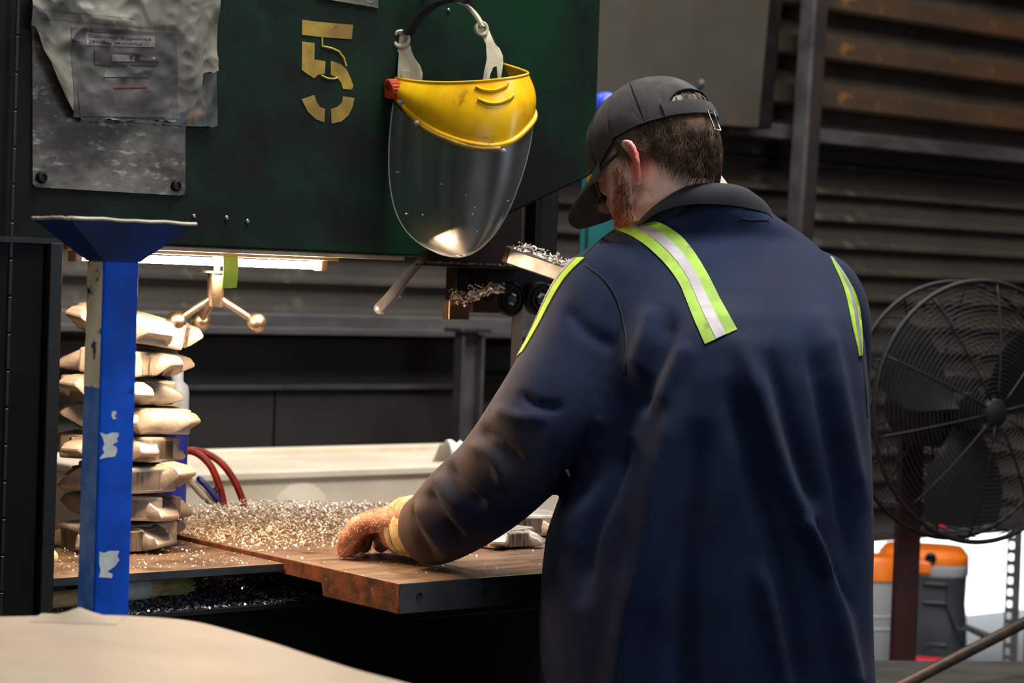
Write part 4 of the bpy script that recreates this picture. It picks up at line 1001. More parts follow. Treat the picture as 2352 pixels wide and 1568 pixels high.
# red box with pale print
rb = onZ(2140, 1520, .0) + va * .28
bm = NB(); obox(bm, rb + V((0, 0, .03)), vs * .062, va * .04, V((0, 0, .03)), .004); bx = obj('red_box', bm, M['label_red'], None); tag(bx, 'low red box with pale print in front of the vacuum', 'box')
for i in range(6):
    bm = NB(); obox(bm, rb + va * .041 + vs * (-.045 + i * .017) + V((0, 0, .032)), vs * .006, va * .001, V((0, 0, .011)), 0); obj('pale_print', bm, M['white'], bx)
# slotted rack upright
for px, lb in ((2326, 'slotted rack upright in the bright door gap, left one'), (2372, 'slotted rack upright at the right picture edge')):
    u0 = onZ(px - 20, 1512, .0) + va * .35; u0.z = 0
    ru = thing('rack_upright', lb, 'rack', u0, 'rack uprights'); kk = (u0 - CAM).dot(FW) / FPX
    hh = DZ + .12
    for s_, w_ in ((-9, 2.6), (13, 8.5)):
        bm = NB(); obox(bm, u0 + vs * (s_ * kk) + V((0, 0, hh / 2)), vs * (w_ * kk), va * .012, V((0, 0, hh / 2)), .001); obj('strip', bm, M['girt'], ru)
    z = .02
    while z < hh:
        bm = NB(); obox(bm, u0 + vs * (-1 * kk) + V((0, 0, z)), vs * (8 * kk), va * .010, V((0, 0, 5.5 * kk)), .0008); obj('web', bm, M['girt'], ru); z += 27 * kk
# things on the ledge over the door gap, seen through the fan
def ledge(px): return V((onY(px, 1140, YW - .12).x, YW - .12, DZ + .03))
p = ledge(2262); bt2 = thing('spray_can', 'blue and white spray can on the ledge seen through the fan', 'can', p)
bm = NB(); lathe(bm, [(0, 0), (.028, 0), (.028, .13), (.022, .14), (0, .14)], p, (0, 0, 1), 20); obj('can_body', bm, M['paleblue'], bt2, 40)
bm = NB(); lathe(bm, [(.020, .14), (.020, .18), (0, .185)], p, (0, 0, 1), 16); obj('can_cap', bm, M['deepblue'], bt2, 40)
p = ledge(2170); r2 = thing('red_can', 'small red can on the ledge seen through the fan', 'can', p)
bm = NB(); lathe(bm, [(0, 0), (.022, 0), (.022, .07), (.018, .076), (0, .078)], p, (0, 0, 1), 20); obj('can_body', bm, M['label_red'], r2, 40)
bm = NB(); lathe(bm, [(.012, .076), (.012, .09), (0, .092)], p, (0, 0, 1), 14); obj('can_cap', bm, M['ochre'], r2, 40)
# dark bench in front and the pipe leaning across it
BH = .60
Q = [onZ(x, y, BH) for x, y in ((1950, 1515), (2440, 1519), (2460, 1640), (1950, 1640))]
bc_ = sum(Q, V()) / 4
bn2 = thing('steel_bench', 'low dark steel bench in the bottom right corner', 'bench', V((bc_.x, bc_.y, 0)))
bm = NB(); prism(bm, Q, (0, 0, -.03), .003); obj('bench_top', bm, M['bench'], bn2)
for q in Q:
    c = q.lerp(bc_, .12); bm = NB(); box(bm, c.x - .02, c.x + .02, c.y - .02, c.y + .02, 0, BH - .025); obj('leg', bm, M['bench'], bn2)
pa = onZ(2040, 1590, BH + .014); pbq = at(2440, 1385, (pa - CAM).dot(FW) + .35)
pp = obj('rusty_pipe', tube(NB(), [pa, pa.lerp(pbq, .5), pbq], .0125, 14, True), M['pipe'], None, 60); tag(pp, 'rusty brown pipe slanting up across the bottom right corner', 'pipe')
bm = NB(); tube(bm, [V((pbq.x, pbq.y, 0)), pbq], .0125, 12, True); obj('pipe_leg', bm, M['pipe'], pp, 60)
# teal machine column behind the head
tc = at(1385, 500, 5.0); tc.z = 0
tl = thing('teal_column', 'teal painted machine column with blue top behind the man', 'column', tc)
zt = at(1385, 262, 5.0).z
bm = NB(); obox(bm, tc + V((0, 0, zt / 2)) - H0 * 0, U0 * .036, H0 * .04, V((0, 0, zt / 2)), .004); obj('column_body', bm, M['teal'], tl)
bm = NB(); obox(bm, tc + V((-.0, 0, zt / 2)) - U0 * .04 , U0 * .012, H0 * .02, V((0, 0, zt / 2 - .05)), .003); obj('column_flange', bm, M['teal'], tl)
bm = NB(); lathe(bm, [(.034, 0), (.036, .004), (.036, .02), (.028, .042), (.012, .05), (0, .051)], tc + V((0, 0, zt)) - U0 * .004, (0, 0, 1), 24); obj('blue_cap', bm, M['royal'], tl, 50)
# ================================================================== THE MAN
def proj(A):
    A = np.asarray(A) - np.array(CAM); d = A @ np.array(FW); return CX + FPX * (A @ np.array(RT)) / d, CY - FPX * (A @ np.array(UP)) / d, d
# ---------------------------------------------------------------- head frame
HC = at(1515, 386, 3.18)
hF = (U0 * -.65 + H0 * .60 + ZZ * -.46).normalized()
hR = hF.cross(ZZ).normalized(); hU = hR.cross(hF).normalized()
def hw_(x, y, z): return HC + hR * x + hF * y + hU * z
HT = [(-.124, .020, .088, .05), (-.108, .040, .097, .0), (-.085, .054, .094, -.035), (-.055, .063, .094, -.062), (-.025, .069, .094, -.080), (.005, .073, .090, -.091), (.035, .076, .097, -.098), (.065, .074, .092, -.096), (.090, .064, .074, -.082), (.108, .044, .050, -.056), (.117, .018, .020, -.024)]
def hring(z):
    if z <= HT[0][0]: return HT[0][1:]
    for a, b in zip(HT, HT[1:]):
        if z <= b[0]:
            t = (z - a[0]) / (b[0] - a[0]); return tuple(a[i] + (b[i] - a[i]) * t for i in (1, 2, 3))
    return HT[-1][1:]
def hpt(az, z, off=0):
    """az: 0 front, pi/2 left, pi back"""
    w_, f, b = hring(z); w_ += off; f += off; b -= off
    return V((-w_ * math.sin(az), (f + b) / 2 + (f - b) / 2 * math.cos(az), z))
def H(v): return hw_(v.x, v.y, v.z)
bm = NB()
rings(bm, [[H(hpt(2 * math.pi * i / 36, z)) for i in range(36)] for z in [-.124, -.116, -.108, -.096, -.085, -.07, -.055, -.04, -.025, -.01, .005, .02, .035, .05, .065, .078, .09, .1, .108, .114, .117]])
tube(bm, [H(V((0, .085, .028))), H(V((0, .100, .0))), H(V((0, .112, -.022))), H(V((0, .095, -.034)))], [.008, .010, .013, .010], 10, True)
for s in (-1, 1):
    tube(bm, [H(V((s * .012, .098, -.028))), H(V((s * .016, .092, -.030)))], .007, 8, True)
    ball(bm, H(V((s * .031, .080, .008))), .0125, 12, 8)
    tube(bm, [H(V((s * .014, .094, .026))), H(V((s * .034, .090, .030))), H(V((s * .052, .074, .024)))], .006, 8, True)
    tube(bm, [H(V((s * .004, .098, -.056))), H(V((s * .024, .088, -.058)))], .006, 8, True)
    tube(bm, [H(V((s * .004, .097, -.066))), H(V((s * .022, .087, -.064)))], .0065, 8, True)
    # ear
    ep = [(.010, .014), (.008, .026), (-.002, .033), (-.014, .032), (-.024, .022), (-.027, .006), (-.023, -.010), (-.014, -.022), (-.005, -.031), (.004, -.029), (.007, -.020)]
    ex = lambda y: s * (.0735 + .020 * min(1, max(0, (.012 - y) / .036)))
    S = spline([H(V((ex(y), y - .008, z - .006))) for y, z in ep], 3)
    tube(bm, S, .0046, 8, True)
    cen = H(V((s * .074, -.014, -.004))); vs_ = [p for p in S]
    for a, b in zip(vs_, vs_[1:]):
        tube(bm, [cen, a.lerp(cen, .5), a], [.0035, .003, .0035], 6)
# neck, trunk, limbs (inside the clothes)
nb = at(1622, 500, 3.15)
tube(bm, spline([H(V((0, -.022, -.035))), at(1558, 440, 3.18), at(1592, 480, 3.195), at(1615, 545, 3.21)], 3), spl1([.060, .0625, .064, .068], 3), 24)
sp = [at(1622, 540, 3.17), at(1630, 640, 3.17), at(1635, 820, 3.13), at(1632, 1100, 3.08), at(1630, 1300, 3.07), at(1630, 1500, 3.06)]
for off in (-.062, 0, .062):
    tube(bm, [p + U0 * off * (.5 if i == 0 else 1) for i, p in enumerate(sp)], [.045, .080, .090, .088, .090, .10], 16, True)
shL, shR = at(1420, 668, 3.10), at(1862, 690, 3.24)
elL, elR = at(1222, 1008, 3.03), at(1890, 1010, 3.36)
TZ_ = TZ
wrL = at(1006, 1214, 3.19)
wrR = V((*(at(1700, 1150, 3.62).xy), TZ + .06))
tube(bm, [shL, shL.lerp(elL, .5), elL], [.058, .050, .042], 14, True); tube(bm, [elL, elL.lerp(wrL, .4), wrL], [.042, .040, .028], 14, True)
tube(bm, [shR, shR.lerp(elR, .5), elR], [.058, .050, .042], 14, True); tube(bm, [elR, elR.lerp(wrR, .4), wrR], [.042, .040, .028], 14, True)
tube(bm, [at(1560, 620, 3.15), shL], [.05, .05], 12, True); tube(bm, [at(1720, 620, 3.18), shR], [.05, .05], 12, True)
hipz = .93
legs = []
for px, s in ((1520, -1), (1740, 1)):
    h = at(px, 1500, 3.06); h.z = hipz; kn = h + U0 * (s * .02) - H0 * .03; kn.z = .50; an = kn + H0 * -.02; an.z = .09; legs.append((h, kn, an))
    tube(bm, [h, h.lerp(kn, .5), kn, kn.lerp(an, .35), an], [.095, .08, .058, .058, .04], 14, True)
    tube(bm, [V((an.x, an.y, .05)) - H0 * .04, V((an.x, an.y, .04)) + H0 * .16], [.042, .036], 10, True)
# hand skeleton: five fingers
def hand(bm, wr, hx, side_thumb, infl, curl=1.0, z_table=TZ):
    hx = hx.normalized(); sd = ZZ.cross(hx).normalized() * side_thumb       # toward the thumb side
    g = infl
    kn = wr + hx * .085 + ZZ * .008; gf = g * .55
    for i, (o_, ln) in enumerate(((.037, .92), (.0125, 1.0), (-.0125, .95), (-.036, .80))):
        k_ = kn + sd * o_ + hx * (-.004 * abs(i - 1)) + ZZ * (.004 if i in (1, 2) else 0)
        tube(bm, [wr + sd * o_ * .5, k_.lerp(wr, .45) + ZZ * .006, k_], [.019 + g, .017 + g, .0130 + gf], 10, True)
        spread = sd * (.012 * (1.5 - i) / 1.5)
        j1 = k_ + hx * .040 * ln + spread * .6 + ZZ * -.006 * curl
        j2 = j1 + hx * .020 * ln + spread * .3 + ZZ * -.022 * curl; j3 = j2 + hx * .004 - ZZ * .020 * curl
        for q in (j1, j2, j3): q.z = max(q.z, z_table + .0105 + gf)
        tube(bm, [k_, j1, j2, j3], [.0122 + gf, .0112 + gf, .0104 + gf, .0094 + gf], 10, True)
    t0 = wr + hx * .030 + sd * .022 - ZZ * .008; t1 = t0 + hx * .030 + sd * .028 - ZZ * .012; t2 = t1 + hx * .030 + sd * .008 - ZZ * .012; t3 = t2 + hx * .02 - sd * .004 - ZZ * .006
    for q in (t1, t2, t3): q.z = max(q.z, z_table + .011 + g)
    tube(bm, [wr + sd * .008, t0, t1, t2, t3], [.018 + g, .016 + g, .0135 + g, .0115 + g, .010 + g], 10, True)
hxL = at(828, 1236, 3.29) - at(960, 1224, 3.22); hxL.z = -.10 * hxL.length
hxR = (at(1600, 1150, 3.7) - at(1700, 1150, 3.62)); hxR.z = 0
wrL2 = wrL + hxL.normalized() * .012
hand(bm, wrL2, hxL, -1, -.0025); hand(bm, wrR, hxR, 1, -.0025)
body_bm = bm
ground = V((MAN.x, MAN.y, 0)) + U0 * .29
# ---------------------------------------------------------------- shirt
def sect(py, xl, xr, dep, th, n=44, e=2.4, twist=.10):
    c = at((xl + xr) / 2, py, dep); a = (xr - xl) / 2 / FPX * dep; out = []
    X = U0 * math.cos(twist) + H0 * math.sin(twist); Y_ = H0 * math.cos(twist) - U0 * math.sin(twist)
    for i in range(n):
        t = 2 * math.pi * i / n; cs, sn = math.cos(t), math.sin(t)
        out.append(c + X * (a * abs(cs) ** (2 / e) * (1 if cs > 0 else -1)) + Y_ * (th * abs(sn) ** (2 / e) * (1 if sn > 0 else -1)))
    return out
tab = [(1640, 1240, 2012, 3.095, .167), (1568, 1240, 2010, 3.093, .167), (1450, 1238, 2004, 3.09, .167), (1330, 1244, 2002, 3.085, .167), (1240, 1254, 2004, 3.085, .167), (1150, 1285, 2002, 3.085, .168), (1050, 1320, 1998, 3.085, .169), (950, 1350, 1992, 3.087, .170), (860, 1372, 1988, 3.092, .169), (780, 1384, 1980, 3.105, .166), (720, 1386, 1970, 3.13, .161), (665, 1384, 1950, 3.165, .152), (620, 1372, 1928, 3.19, .138), (580, 1366, 1900, 3.205, .122), (545, 1390, 1864, 3.215, .106), (520, 1432, 1826, 3.212, .104), (500, 1468, 1792, 3.208, .102), (482, 1496, 1764, 3.204, .099), (468, 1516, 1742, 3.20, .092)]
bm = NB(); rings(bm, [sect(*t) for t in tab])
# sleeves
armL = spline([at(1415, 648, 3.13), at(1382, 700, 3.115), at(1318, 830, 3.08), at(1238, 980, 3.04), at(1150, 1090, 3.06), at(1060, 1165, 3.12), at(1010, 1204, 3.165), at(974, 1220, 3.195)], 5)
radL = spl1([.062, .076, .074, .077, .071, .066, .058, .053], 5)
tube(bm, armL, radL, 28)
armR = spline([at(1850, 640, 3.22), at(1878, 720, 3.24), at(1890, 860, 3.28), at(1885, 1010, 3.36), at(1830, 1100, 3.46), at(1750, 1140, 3.58)], 5)
tube(bm, armR, spl1([.066, .078, .072, .070, .062, .052], 5), 24)
ball(bm, at(1400, 672, 3.12), .073, 24, 14); ball(bm, at(1862, 684, 3.235), .073, 24, 14)
me = remesh(bm, .0062, 14)
# folds: ridges (+) and furrows (-) of the cloth, mm deep
nv = len(me.vertices); co = np.empty(nv * 3); me.vertices.foreach_get('co', co); co = co.reshape(-1, 3)
nm = np.empty(nv * 3); me.vertex_normals.foreach_get('vector', nm); nm = nm.reshape(-1, 3)
px, py, dp = proj(co)
view = np.array(CAM) - co; view /= np.linalg.norm(view, axis=1)[:, None]
face = np.clip(((nm * view).sum(1) + .05) / .3, 0, 1)
folds = [  # amplitude m, width px, points
 (.009, 26, [(1690, 760), (1735, 880), (1775, 1010), (1810, 1110), (1860, 1220), (1905, 1340), (1950, 1560)]),
 (-.006, 24, [(1668, 860), (1706, 1000), (1742, 1150), (1790, 1300), (1830, 1560)]),
 (-.006, 22, [(1765, 800), (1800, 940), (1840, 1080), (1880, 1180)]),
 (.006, 24, [(1880, 700), (1915, 860), (1945, 1020), (1975, 1180)]),
 (-.005, 18, [(1850, 760), (1890, 930), (1925, 1100), (1960, 1300)]),
 (.007, 34, [(1560, 880), (1530, 1010), (1500, 1120), (1480, 1260), (1440, 1420), (1420, 1568)]),
 (-.006, 30, [(1610, 960), (1590, 1100), (1570, 1300), (1560, 1568)]),
 (.006, 24, [(1740, 1280), (1775, 1420), (1810, 1568)]),
 (.005, 14, [(1830, 1180), (1865, 1240), (1890, 1330)]), (-.005, 12, [(1855, 1170), (1885, 1240), (1905, 1300), (1960, 1420)]),
 (-.008, 40, [(1470, 850), (1440, 940), (1400, 1020), (1340, 1100), (1262, 1172)]),
 (-.009, 24, [(1545, 700), (1520, 790), (1490, 870), (1460, 950)]), (.007, 22, [(1580, 780), (1545, 860), (1505, 940)]),
 (.006, 20, [(1500, 700), (1480, 780), (1450, 860)]),
 (-.008, 26, [(1440, 1000), (1400, 1120), (1350, 1240), (1330, 1400)]),
 (-.007, 16, [(1090, 985), (1130, 1000), (1170, 1035), (1200, 1080)]), (.006, 16, [(1075, 1020), (1120, 1040), (1150, 1080), (1160, 1130)]),
 (-.007, 13, [(1030, 1060), (1045, 1100), (1080, 1140), (1120, 1170)]), (.006, 14, [(1005, 1085), (1025, 1130), (1070, 1180)]),
 (-.007, 12, [(985, 1120), (995, 1160), (1030, 1210), (1075, 1255)]), (.006, 13, [(960, 1145), (975, 1190), (1010, 1240), (1040, 1285)]),
 (-.006, 9, [(948, 1160), (950, 1200), (968, 1245), (1000, 1290)]), (-.005, 12, [(1190, 900), (1240, 930), (1300, 935)]), (.005, 16, [(1130, 940), (1190, 960), (1260, 960)]),
 (-.004, 18, [(1300, 700), (1350, 760), (1420, 800)]),
]
disp = np.zeros(nv)
for amp, wd_, pl in folds:
    best = np.full(nv, 1e9); S = spline([V((a, b, 0)) for a, b in pl], 4)
    L = len(S) - 1; tpar = np.zeros(nv)
    for i in range(L):
        a, b = S[i], S[i + 1]; dx, dy = b.x - a.x, b.y - a.y; t = np.clip(((px - a.x) * dx + (py - a.y) * dy) / (dx * dx + dy * dy + 1e-9), 0, 1)
        d2 = (px - a.x - t * dx) ** 2 + (py - a.y - t * dy) ** 2; k_ = d2 < best; best[k_] = d2[k_]; tpar[k_] = (i + t[k_]) / L
    end = np.clip(np.minimum(tpar, 1 - tpar) / .18, 0, 1)
    end = np.where(np.array([S[-1].y > 1540]), np.clip(tpar / .18, 0, 1), end)
    disp += amp * (2.2 if pl[-1][1] > 1100 and pl[0][0] > 1300 else 1.6) * end * np.exp(-best / wd_ ** 2)
disp += np.array([.0022 * noise.noise(V((a * 9, b * 9, c * 5))) for a, b, c in co])
co2 = co + nm * (disp * (face * .999 + .001))[:, None]
me.vertices.foreach_set('co', co2.ravel()); me.update()
# soiled lower sleeve as its own cloth
pxa = np.array(px); 
for p_ in me.polygons:
    i = p_.vertices[0]; e_ = 14 * noise.noise(V((co[i][0] * 30, co[i][1] * 30, co[i][2] * 30)))
    q = (px[i] - 1120) * .55 + (1060 - py[i]) * .83
    p_.material_index = 0

tb_ = NB(); tb_.from_mesh(me); bmesh.ops.recalc_face_normals(tb_, faces=tb_.faces); sbv = BVHTree.FromBMesh(tb_); tb_.free(); shirt_me = me
me = remesh(body_bm, .0042, 4)
zcol = at(1620, 474, 3.1).z; hl = hxL.normalized(); hr = hxR.normalized()
def tuck(me, gap, zmax):
    for v in me.vertices:
        p = v.co
        if p.z > zmax or p.z < .80: continue
        if (p - wrL).length < .22 and (p - wrL).dot(hl) > -.02: continue
        if (p - wrR).length < .22 and (p - wrR).dot(hr) > -.02: continue
        l_, n_, i_, d_ = sbv.find_nearest(p)
        sgn = (p - l_).dot(n_)
        if sgn > -gap: v.co = l_ - n_ * gap
tuck(me, .013, zcol)
M['skin'] = mat('fair_skin', srgb(228, 188, 172), srgb(214, 166, 148), 14, rough=.55, c3=srgb(188, 104, 88), s3=30, lo3=.6, hi3=.8, bump=.05, bscale=300)
person = obj('person', me, M['skin'], None, 180, ground)
tag(person, 'person in navy work shirt and dark cap leaning over the saw table, seen from behind', 'person')
# redder ears (real skin colour)
nt = M['skin'].node_tree; N = nt.nodes; pbs = N['Principled BSDF']
src = pbs.inputs['Base Color'].links[0].from_socket
tcn = N.new('ShaderNodeTexCoord'); prev = src
for s in (-1, 1):
    dn = N.new('ShaderNodeVectorMath'); dn.operation = 'DISTANCE'; nt.links.new(tcn.outputs['Object'], dn.inputs[0]); dn.inputs[1].default_value = H(V((s * .094, -.022, -.009))) - ground
    mr = N.new('ShaderNodeMapRange'); mr.inputs['From Min'].default_value = .020; mr.inputs['From Max'].default_value = .037; mr.inputs['To Min'].default_value = .85; mr.inputs['To Max'].default_value = 0
    nt.links.new(dn.outputs['Value'], mr.inputs['Value']); mx = N.new('ShaderNodeMix'); mx.data_type = 'RGBA'; mx.inputs['B'].default_value = srgb(206, 92, 82)
    nt.links.new(mr.outputs[0], mx.inputs['Factor']); nt.links.new(prev, mx.inputs['A']); prev = mx.outputs['Result']
nt.links.new(prev, pbs.inputs['Base Color'])

me = shirt_me
shirt = obj('work_shirt', me, M['navy'], person, 180)
# dust from forearm to cuff, a real stain that fades along the sleeve
nt = M['navy'].node_tree; N = nt.nodes; pbs = N['Principled BSDF']; src = pbs.inputs['Base Color'].links[0].from_socket
tcn = N.new('ShaderNodeTexCoord')
def stain(c, r0, r1, col, k, src):
    dn = N.new('ShaderNodeVectorMath'); dn.operation = 'DISTANCE'; nt.links.new(tcn.outputs['Object'], dn.inputs[0]); dn.inputs[1].default_value = c - ground
    nz = N.new('ShaderNodeTexNoise'); nz.inputs['Scale'].default_value = 22; nz.inputs['Detail'].default_value = 5
    ad = N.new('ShaderNodeMath'); ad.operation = 'MULTIPLY_ADD'; nt.links.new(tcn.outputs['Object'], nz.inputs['Vector']); nt.links.new(nz.outputs['Fac'], ad.inputs[0]); ad.inputs[1].default_value = .12; nt.links.new(dn.outputs['Value'], ad.inputs[2])
    mr = N.new('ShaderNodeMapRange'); mr.inputs['From Min'].default_value = r0; mr.inputs['From Max'].default_value = r1; mr.inputs['To Min'].default_value = k; mr.inputs['To Max'].default_value = 0
    nt.links.new(ad.outputs[0], mr.inputs['Value']); mx = N.new('ShaderNodeMix'); mx.data_type = 'RGBA'; mx.inputs['B'].default_value = col
    nt.links.new(mr.outputs[0], mx.inputs['Factor']); nt.links.new(src, mx.inputs['A']); return mx.outputs['Result']
o1 = stain(at(960, 1215, 3.18), .10, .24, srgb(74, 58, 46), .8, src)
o1 = stain(at(1100, 1020, 3.0), .08, .17, srgb(66, 54, 46), .55, o1)
o1 = stain(at(1640, 760, 3.0), .07, .14, srgb(58, 52, 50), .35, o1)
nt.links.new(o1, pbs.inputs['Base Color'])
bmt = NB(); bmt.from_mesh(me); bv = BVHTree.FromBMesh(bmt); bmt.free()
SO = WO[person.name]
def cast(px_, py_):
    r = ray(px_, py_).normalized(); h = bv.ray_cast(CAM - SO, r)
    if h[0] is None: return None
    n = h[1]; n = n if n.dot(r) < 0 else -n
    return h[0] + SO, n
def drape(le, ri, nu, nv_, off, u0=0., u1=1., th=.0012):
    Ls = spline([V((a, b, 0)) for a, b in le], 8); Rs = spline([V((a, b, 0)) for a, b in ri], 8)
    PP = []; QQ = []; last = next(c for c in (cast(a, b) for a, b in le + ri) if c)
    for j in range(nv_ + 1):
        t = j / nv_ * (len(Ls) - 1); i = min(int(t), len(Ls) - 2); l = Ls[i].lerp(Ls[i + 1], t - i); r = Rs[i].lerp(Rs[i + 1], t - i); row = []; row2 = []; 
        for k_ in range(nu + 1):
            u = u0 + (u1 - u0) * k_ / nu; p = l.lerp(r, u); h = cast(p.x, p.y)
            if h is None: h = last
            last = h
            row.append(h[0] + h[1] * off); row2.append(h[0] + h[1] * (off - th))
        PP.append(row); QQ.append(row2)
    return shell(NB(), PP, QQ)
le = [(1414, 527), (1452, 543), (1490, 571), (1530, 610), (1560, 652), (1577, 692), (1592, 730), (1606, 762), (1619, 791)]
ri = [(1478, 505), (1512, 511), (1542, 526), (1572, 552), (1602, 592), (1629, 638), (1653, 686), (1673, 722), (1693, 758)]
M_l = M['lime']
obj('shoulder_tape', drape(le, ri, 8, 60, .0022), M_l, shirt, 60)
obj('silver_band', drape(le, ri, 4, 60, .0030, .34, .66), M['silver'], shirt, 60)
# sleeve tape wraps over the outer arm: cast toward the arm's axis
def ax_cast(p, d):
    h = bv.ray_cast(p + d * .25 - SO, -d); return (h[0] + SO, h[1]) if h[0] is not None else (p, d)
def arm_tape(arm, i0, i1, ph0, ph1, nu, nv_, off, u0=0., u1=1.):
    PP = []; QQ = []
    for j in range(nv_ + 1):
        t = i0 + (i1 - i0) * j / nv_; i = int(t); p = arm[i].lerp(arm[i + 1], t - i); ax_ = (arm[i + 1] - arm[i]).normalized()
        tw = -FW - ax_ * (-FW).dot(ax_); tw.normalize(); sdv = ax_.cross(tw); 
        if sdv.dot(RT) * (1 if arm is armR else -1) < 0: sdv = -sdv
        row = []; row2 = []
        f = j / nv_
        for k_ in range(nu + 1):
            u = u0 + (u1 - u0) * k_ / nu; ph = (ph0[0] + (ph0[1] - ph0[0]) * f) * (1 - u) + (ph1[0] + (ph1[1] - ph1[0]) * f) * u
            d = tw * math.cos(ph) + sdv * math.sin(ph); h = ax_cast(p, d); row.append(h[0] + d * off); row2.append(h[0] + d * (off - .0012))
        PP.append(row); QQ.append(row2)
    return shell(NB(), PP, QQ)
obj('sleeve_tape', arm_tape(armL, 2.2, 11.5, (R(52), R(74)), (R(98), R(120)), 8, 30, .002), M_l, shirt, 60)
obj('silver_band', arm_tape(armL, 2.2, 11.5, (R(52), R(74)), (R(98), R(120)), 4, 30, .0028, .34, .66), M['silver'], shirt, 60)
le2 = [(1906, 590), (1922, 625), (1938, 664), (1948, 705), (1957, 750), (1966, 790), (1971, 818)]
ri2 = [(1914, 596), (1938, 630), (1960, 668), (1972, 705), (1977, 750), (1979, 790), (1978, 816)]
obj('shoulder_tape', drape(le2, ri2, 5, 40, .0022), M_l, shirt, 60)
obj('silver_band', drape(le2, ri2, 3, 40, .0030, .34, .68), M['silver'], shirt, 60)
def seam(pl, r=.0009, nm='seam', mt=None):
    pts = [cast(p.x, p.y) for p in spline([V((a, b, 0)) for a, b in pl], 6)]; pts = [h[0] + h[1] * r * .4 for h in pts if h]
    bm = NB(); tube(bm, pts, r, 5); return obj(nm, bm, mt or M['seam'], shirt, 170)
seam([(1346, 608), (1385, 640), (1412, 680), (1430, 730), (1440, 790), (1436, 860)], .0013)
seam([(1412, 530), (1380, 550), (1350, 578), (1330, 604)], .001)
seam([(1972, 700), (1978, 780), (1986, 880), (1992, 960)], .001)
seam([(1700, 500), (1720, 504), (1764, 506)], .0009, 'loose_thread')
seam([(1700, 496), (1703, 502), (1698, 506)], .0007, 'loose_thread'); seam([(1766, 500), (1761, 506), (1767, 511)], .0007, 'loose_thread')
# collar: folded band round the neck
ct_ = [(1462, 512, 3.17), (1482, 490, 3.135), (1510, 462, 3.095), (1550, 434, 3.070), (1600, 420, 3.058), (1650, 418, 3.057), (1695, 422, 3.065), (1732, 436, 3.09), (1756, 462, 3.135), (1768, 492, 3.18)]
cb_ = [(1466, 520, 3.15), (1488, 502, 3.10), (1512, 488, 3.065), (1552, 474, 3.035), (1600, 468, 3.025), (1652, 469, 3.025), (1700, 474, 3.035), (1738, 482, 3.06), (1764, 490, 3.10), (1776, 500, 3.15)]
B = []; T = []
ell = lambda px, c, hw, r: 3.20 - r * math.sqrt(max(0, 1 - ((px - c) / hw) ** 2))
for p in spline([V((x, y, 0)) for x, y, d in cb_], 5):
    h = cast(p.x, p.y); d = (h[0] - CAM).dot(FW) - .004 if h else 9
    B.append(at(p.x, p.y, min(d, ell(p.x, 1594, 186, .104))))
for p in spline([V((x, y, 0)) for x, y, d in ct_], 5): T.append(at(p.x, p.y, ell(p.x, 1590, 180, .094)))
for _ in range(3): B = [B[0]] + [(B[i - 1] + B[i] * 2 + B[i + 1]) / 4 for i in range(1, len(B) - 1)] + [B[-1]]
cn = at(1615, 480, 3.20)
PP = []; QQ = []
for i in range(len(T)):
    r = []; r2 = []; o_ = T[i] - cn; o_.z = 0; o_.normalize()
    inn = V((T[i].x, T[i].y, B[i].z + .0)) - o_ * .004
    for t in (0, .25, .5, .75, 1):
        p = T[i].lerp(B[i], t) + o_ * (.004 * math.sin(math.pi * t) - (.006 if t == 0 else 0)) + (V((0, 0, -.001)) if t == 0 else V()); r.append(p); r2.append(p - o_ * .006 - V((0, 0, .0 if t < 1 else -.002)))
    PP.append(r); QQ.append(r2)
col = obj('collar', shell(NB(), PP, QQ), M['navy_dark'], shirt, 60)
# inner collar stand
PP = []; QQ = []
for i in range(len(T)):
    o_ = T[i] - cn; o_.z = 0; o_.normalize(); p0 = T[i] - o_ * .007 - V((0, 0, .002)); p1 = V((p0.x, p0.y, p0.z - .05)) - o_ * .002
    PP.append([p0, p0.lerp(p1, .5), p1]); QQ.append([q - o_ * .002 for q in PP[-1]])
obj('collar_stand', shell(NB(), PP, QQ), M['navy_dark'], shirt, 60)

# ---------------------------------------------------------------- gloves, trousers, boots
for wr, hx, s, nmx in ((wrL2, hxL, -1, 'left'), (wrR, hxR, 1, 'right')):
    bm = NB(); hand(bm, wr + ZZ * .006, hx, s, .0075); h_ = hx.normalized()
    tube(bm, [wr - h_ * .03, wr + h_ * .02, wr + h_ * .06], [.038, .040, .036], 20, True)
    g = remesh(bm, .0032, 4)
    gv = obj('work_glove', g, M['glove'], person, 180)
    bm = NB(); wr_ = wr + h_ * .044 + ZZ * .004; tube(bm, [wr_ - h_ * .06, wr_ - h_ * .012, wr_ - h_ * .006, wr_ + h_ * .002], [.043, .045, .0465, .044], 26); tube(bm, [wr_ + h_ * .004, wr_ + h_ * .010, wr_ + h_ * .015], [.0435, .0445, .042], 26); obj('knit_cuff', bm, M['glove_cuff'], gv, 60)
    if nmx == 'left':
        bm = NB()
        gme = gv.data; vv = [v for v in gme.vertices]
        for _ in range(4200):
            v = random.choice(vv); p = v.co + WO[gv.name]; n = v.normal
            if (p - wr).dot(h_) < .008: continue
            d = (n + V((random.uniform(-.8, .8), random.uniform(-.8, .8), random.uniform(-.8, .8)))).normalized()
            q = p + d * random.uniform(.004, .009); e_ = d.orthogonal().normalized() * .0006
            a, b, c = bm.verts.new(p - e_), bm.verts.new(p + e_), bm.verts.new(q); bm.faces.new((a, b, c))
        o = obj('fuzz', bm, M['glove'], gv); o['kind'] = 'stuff'
bm = NB()
tube(bm, [at(1625, 1480, 3.07), V((*at(1625, 1480, 3.07).xy, .86))], [.17, .175], 24, True)
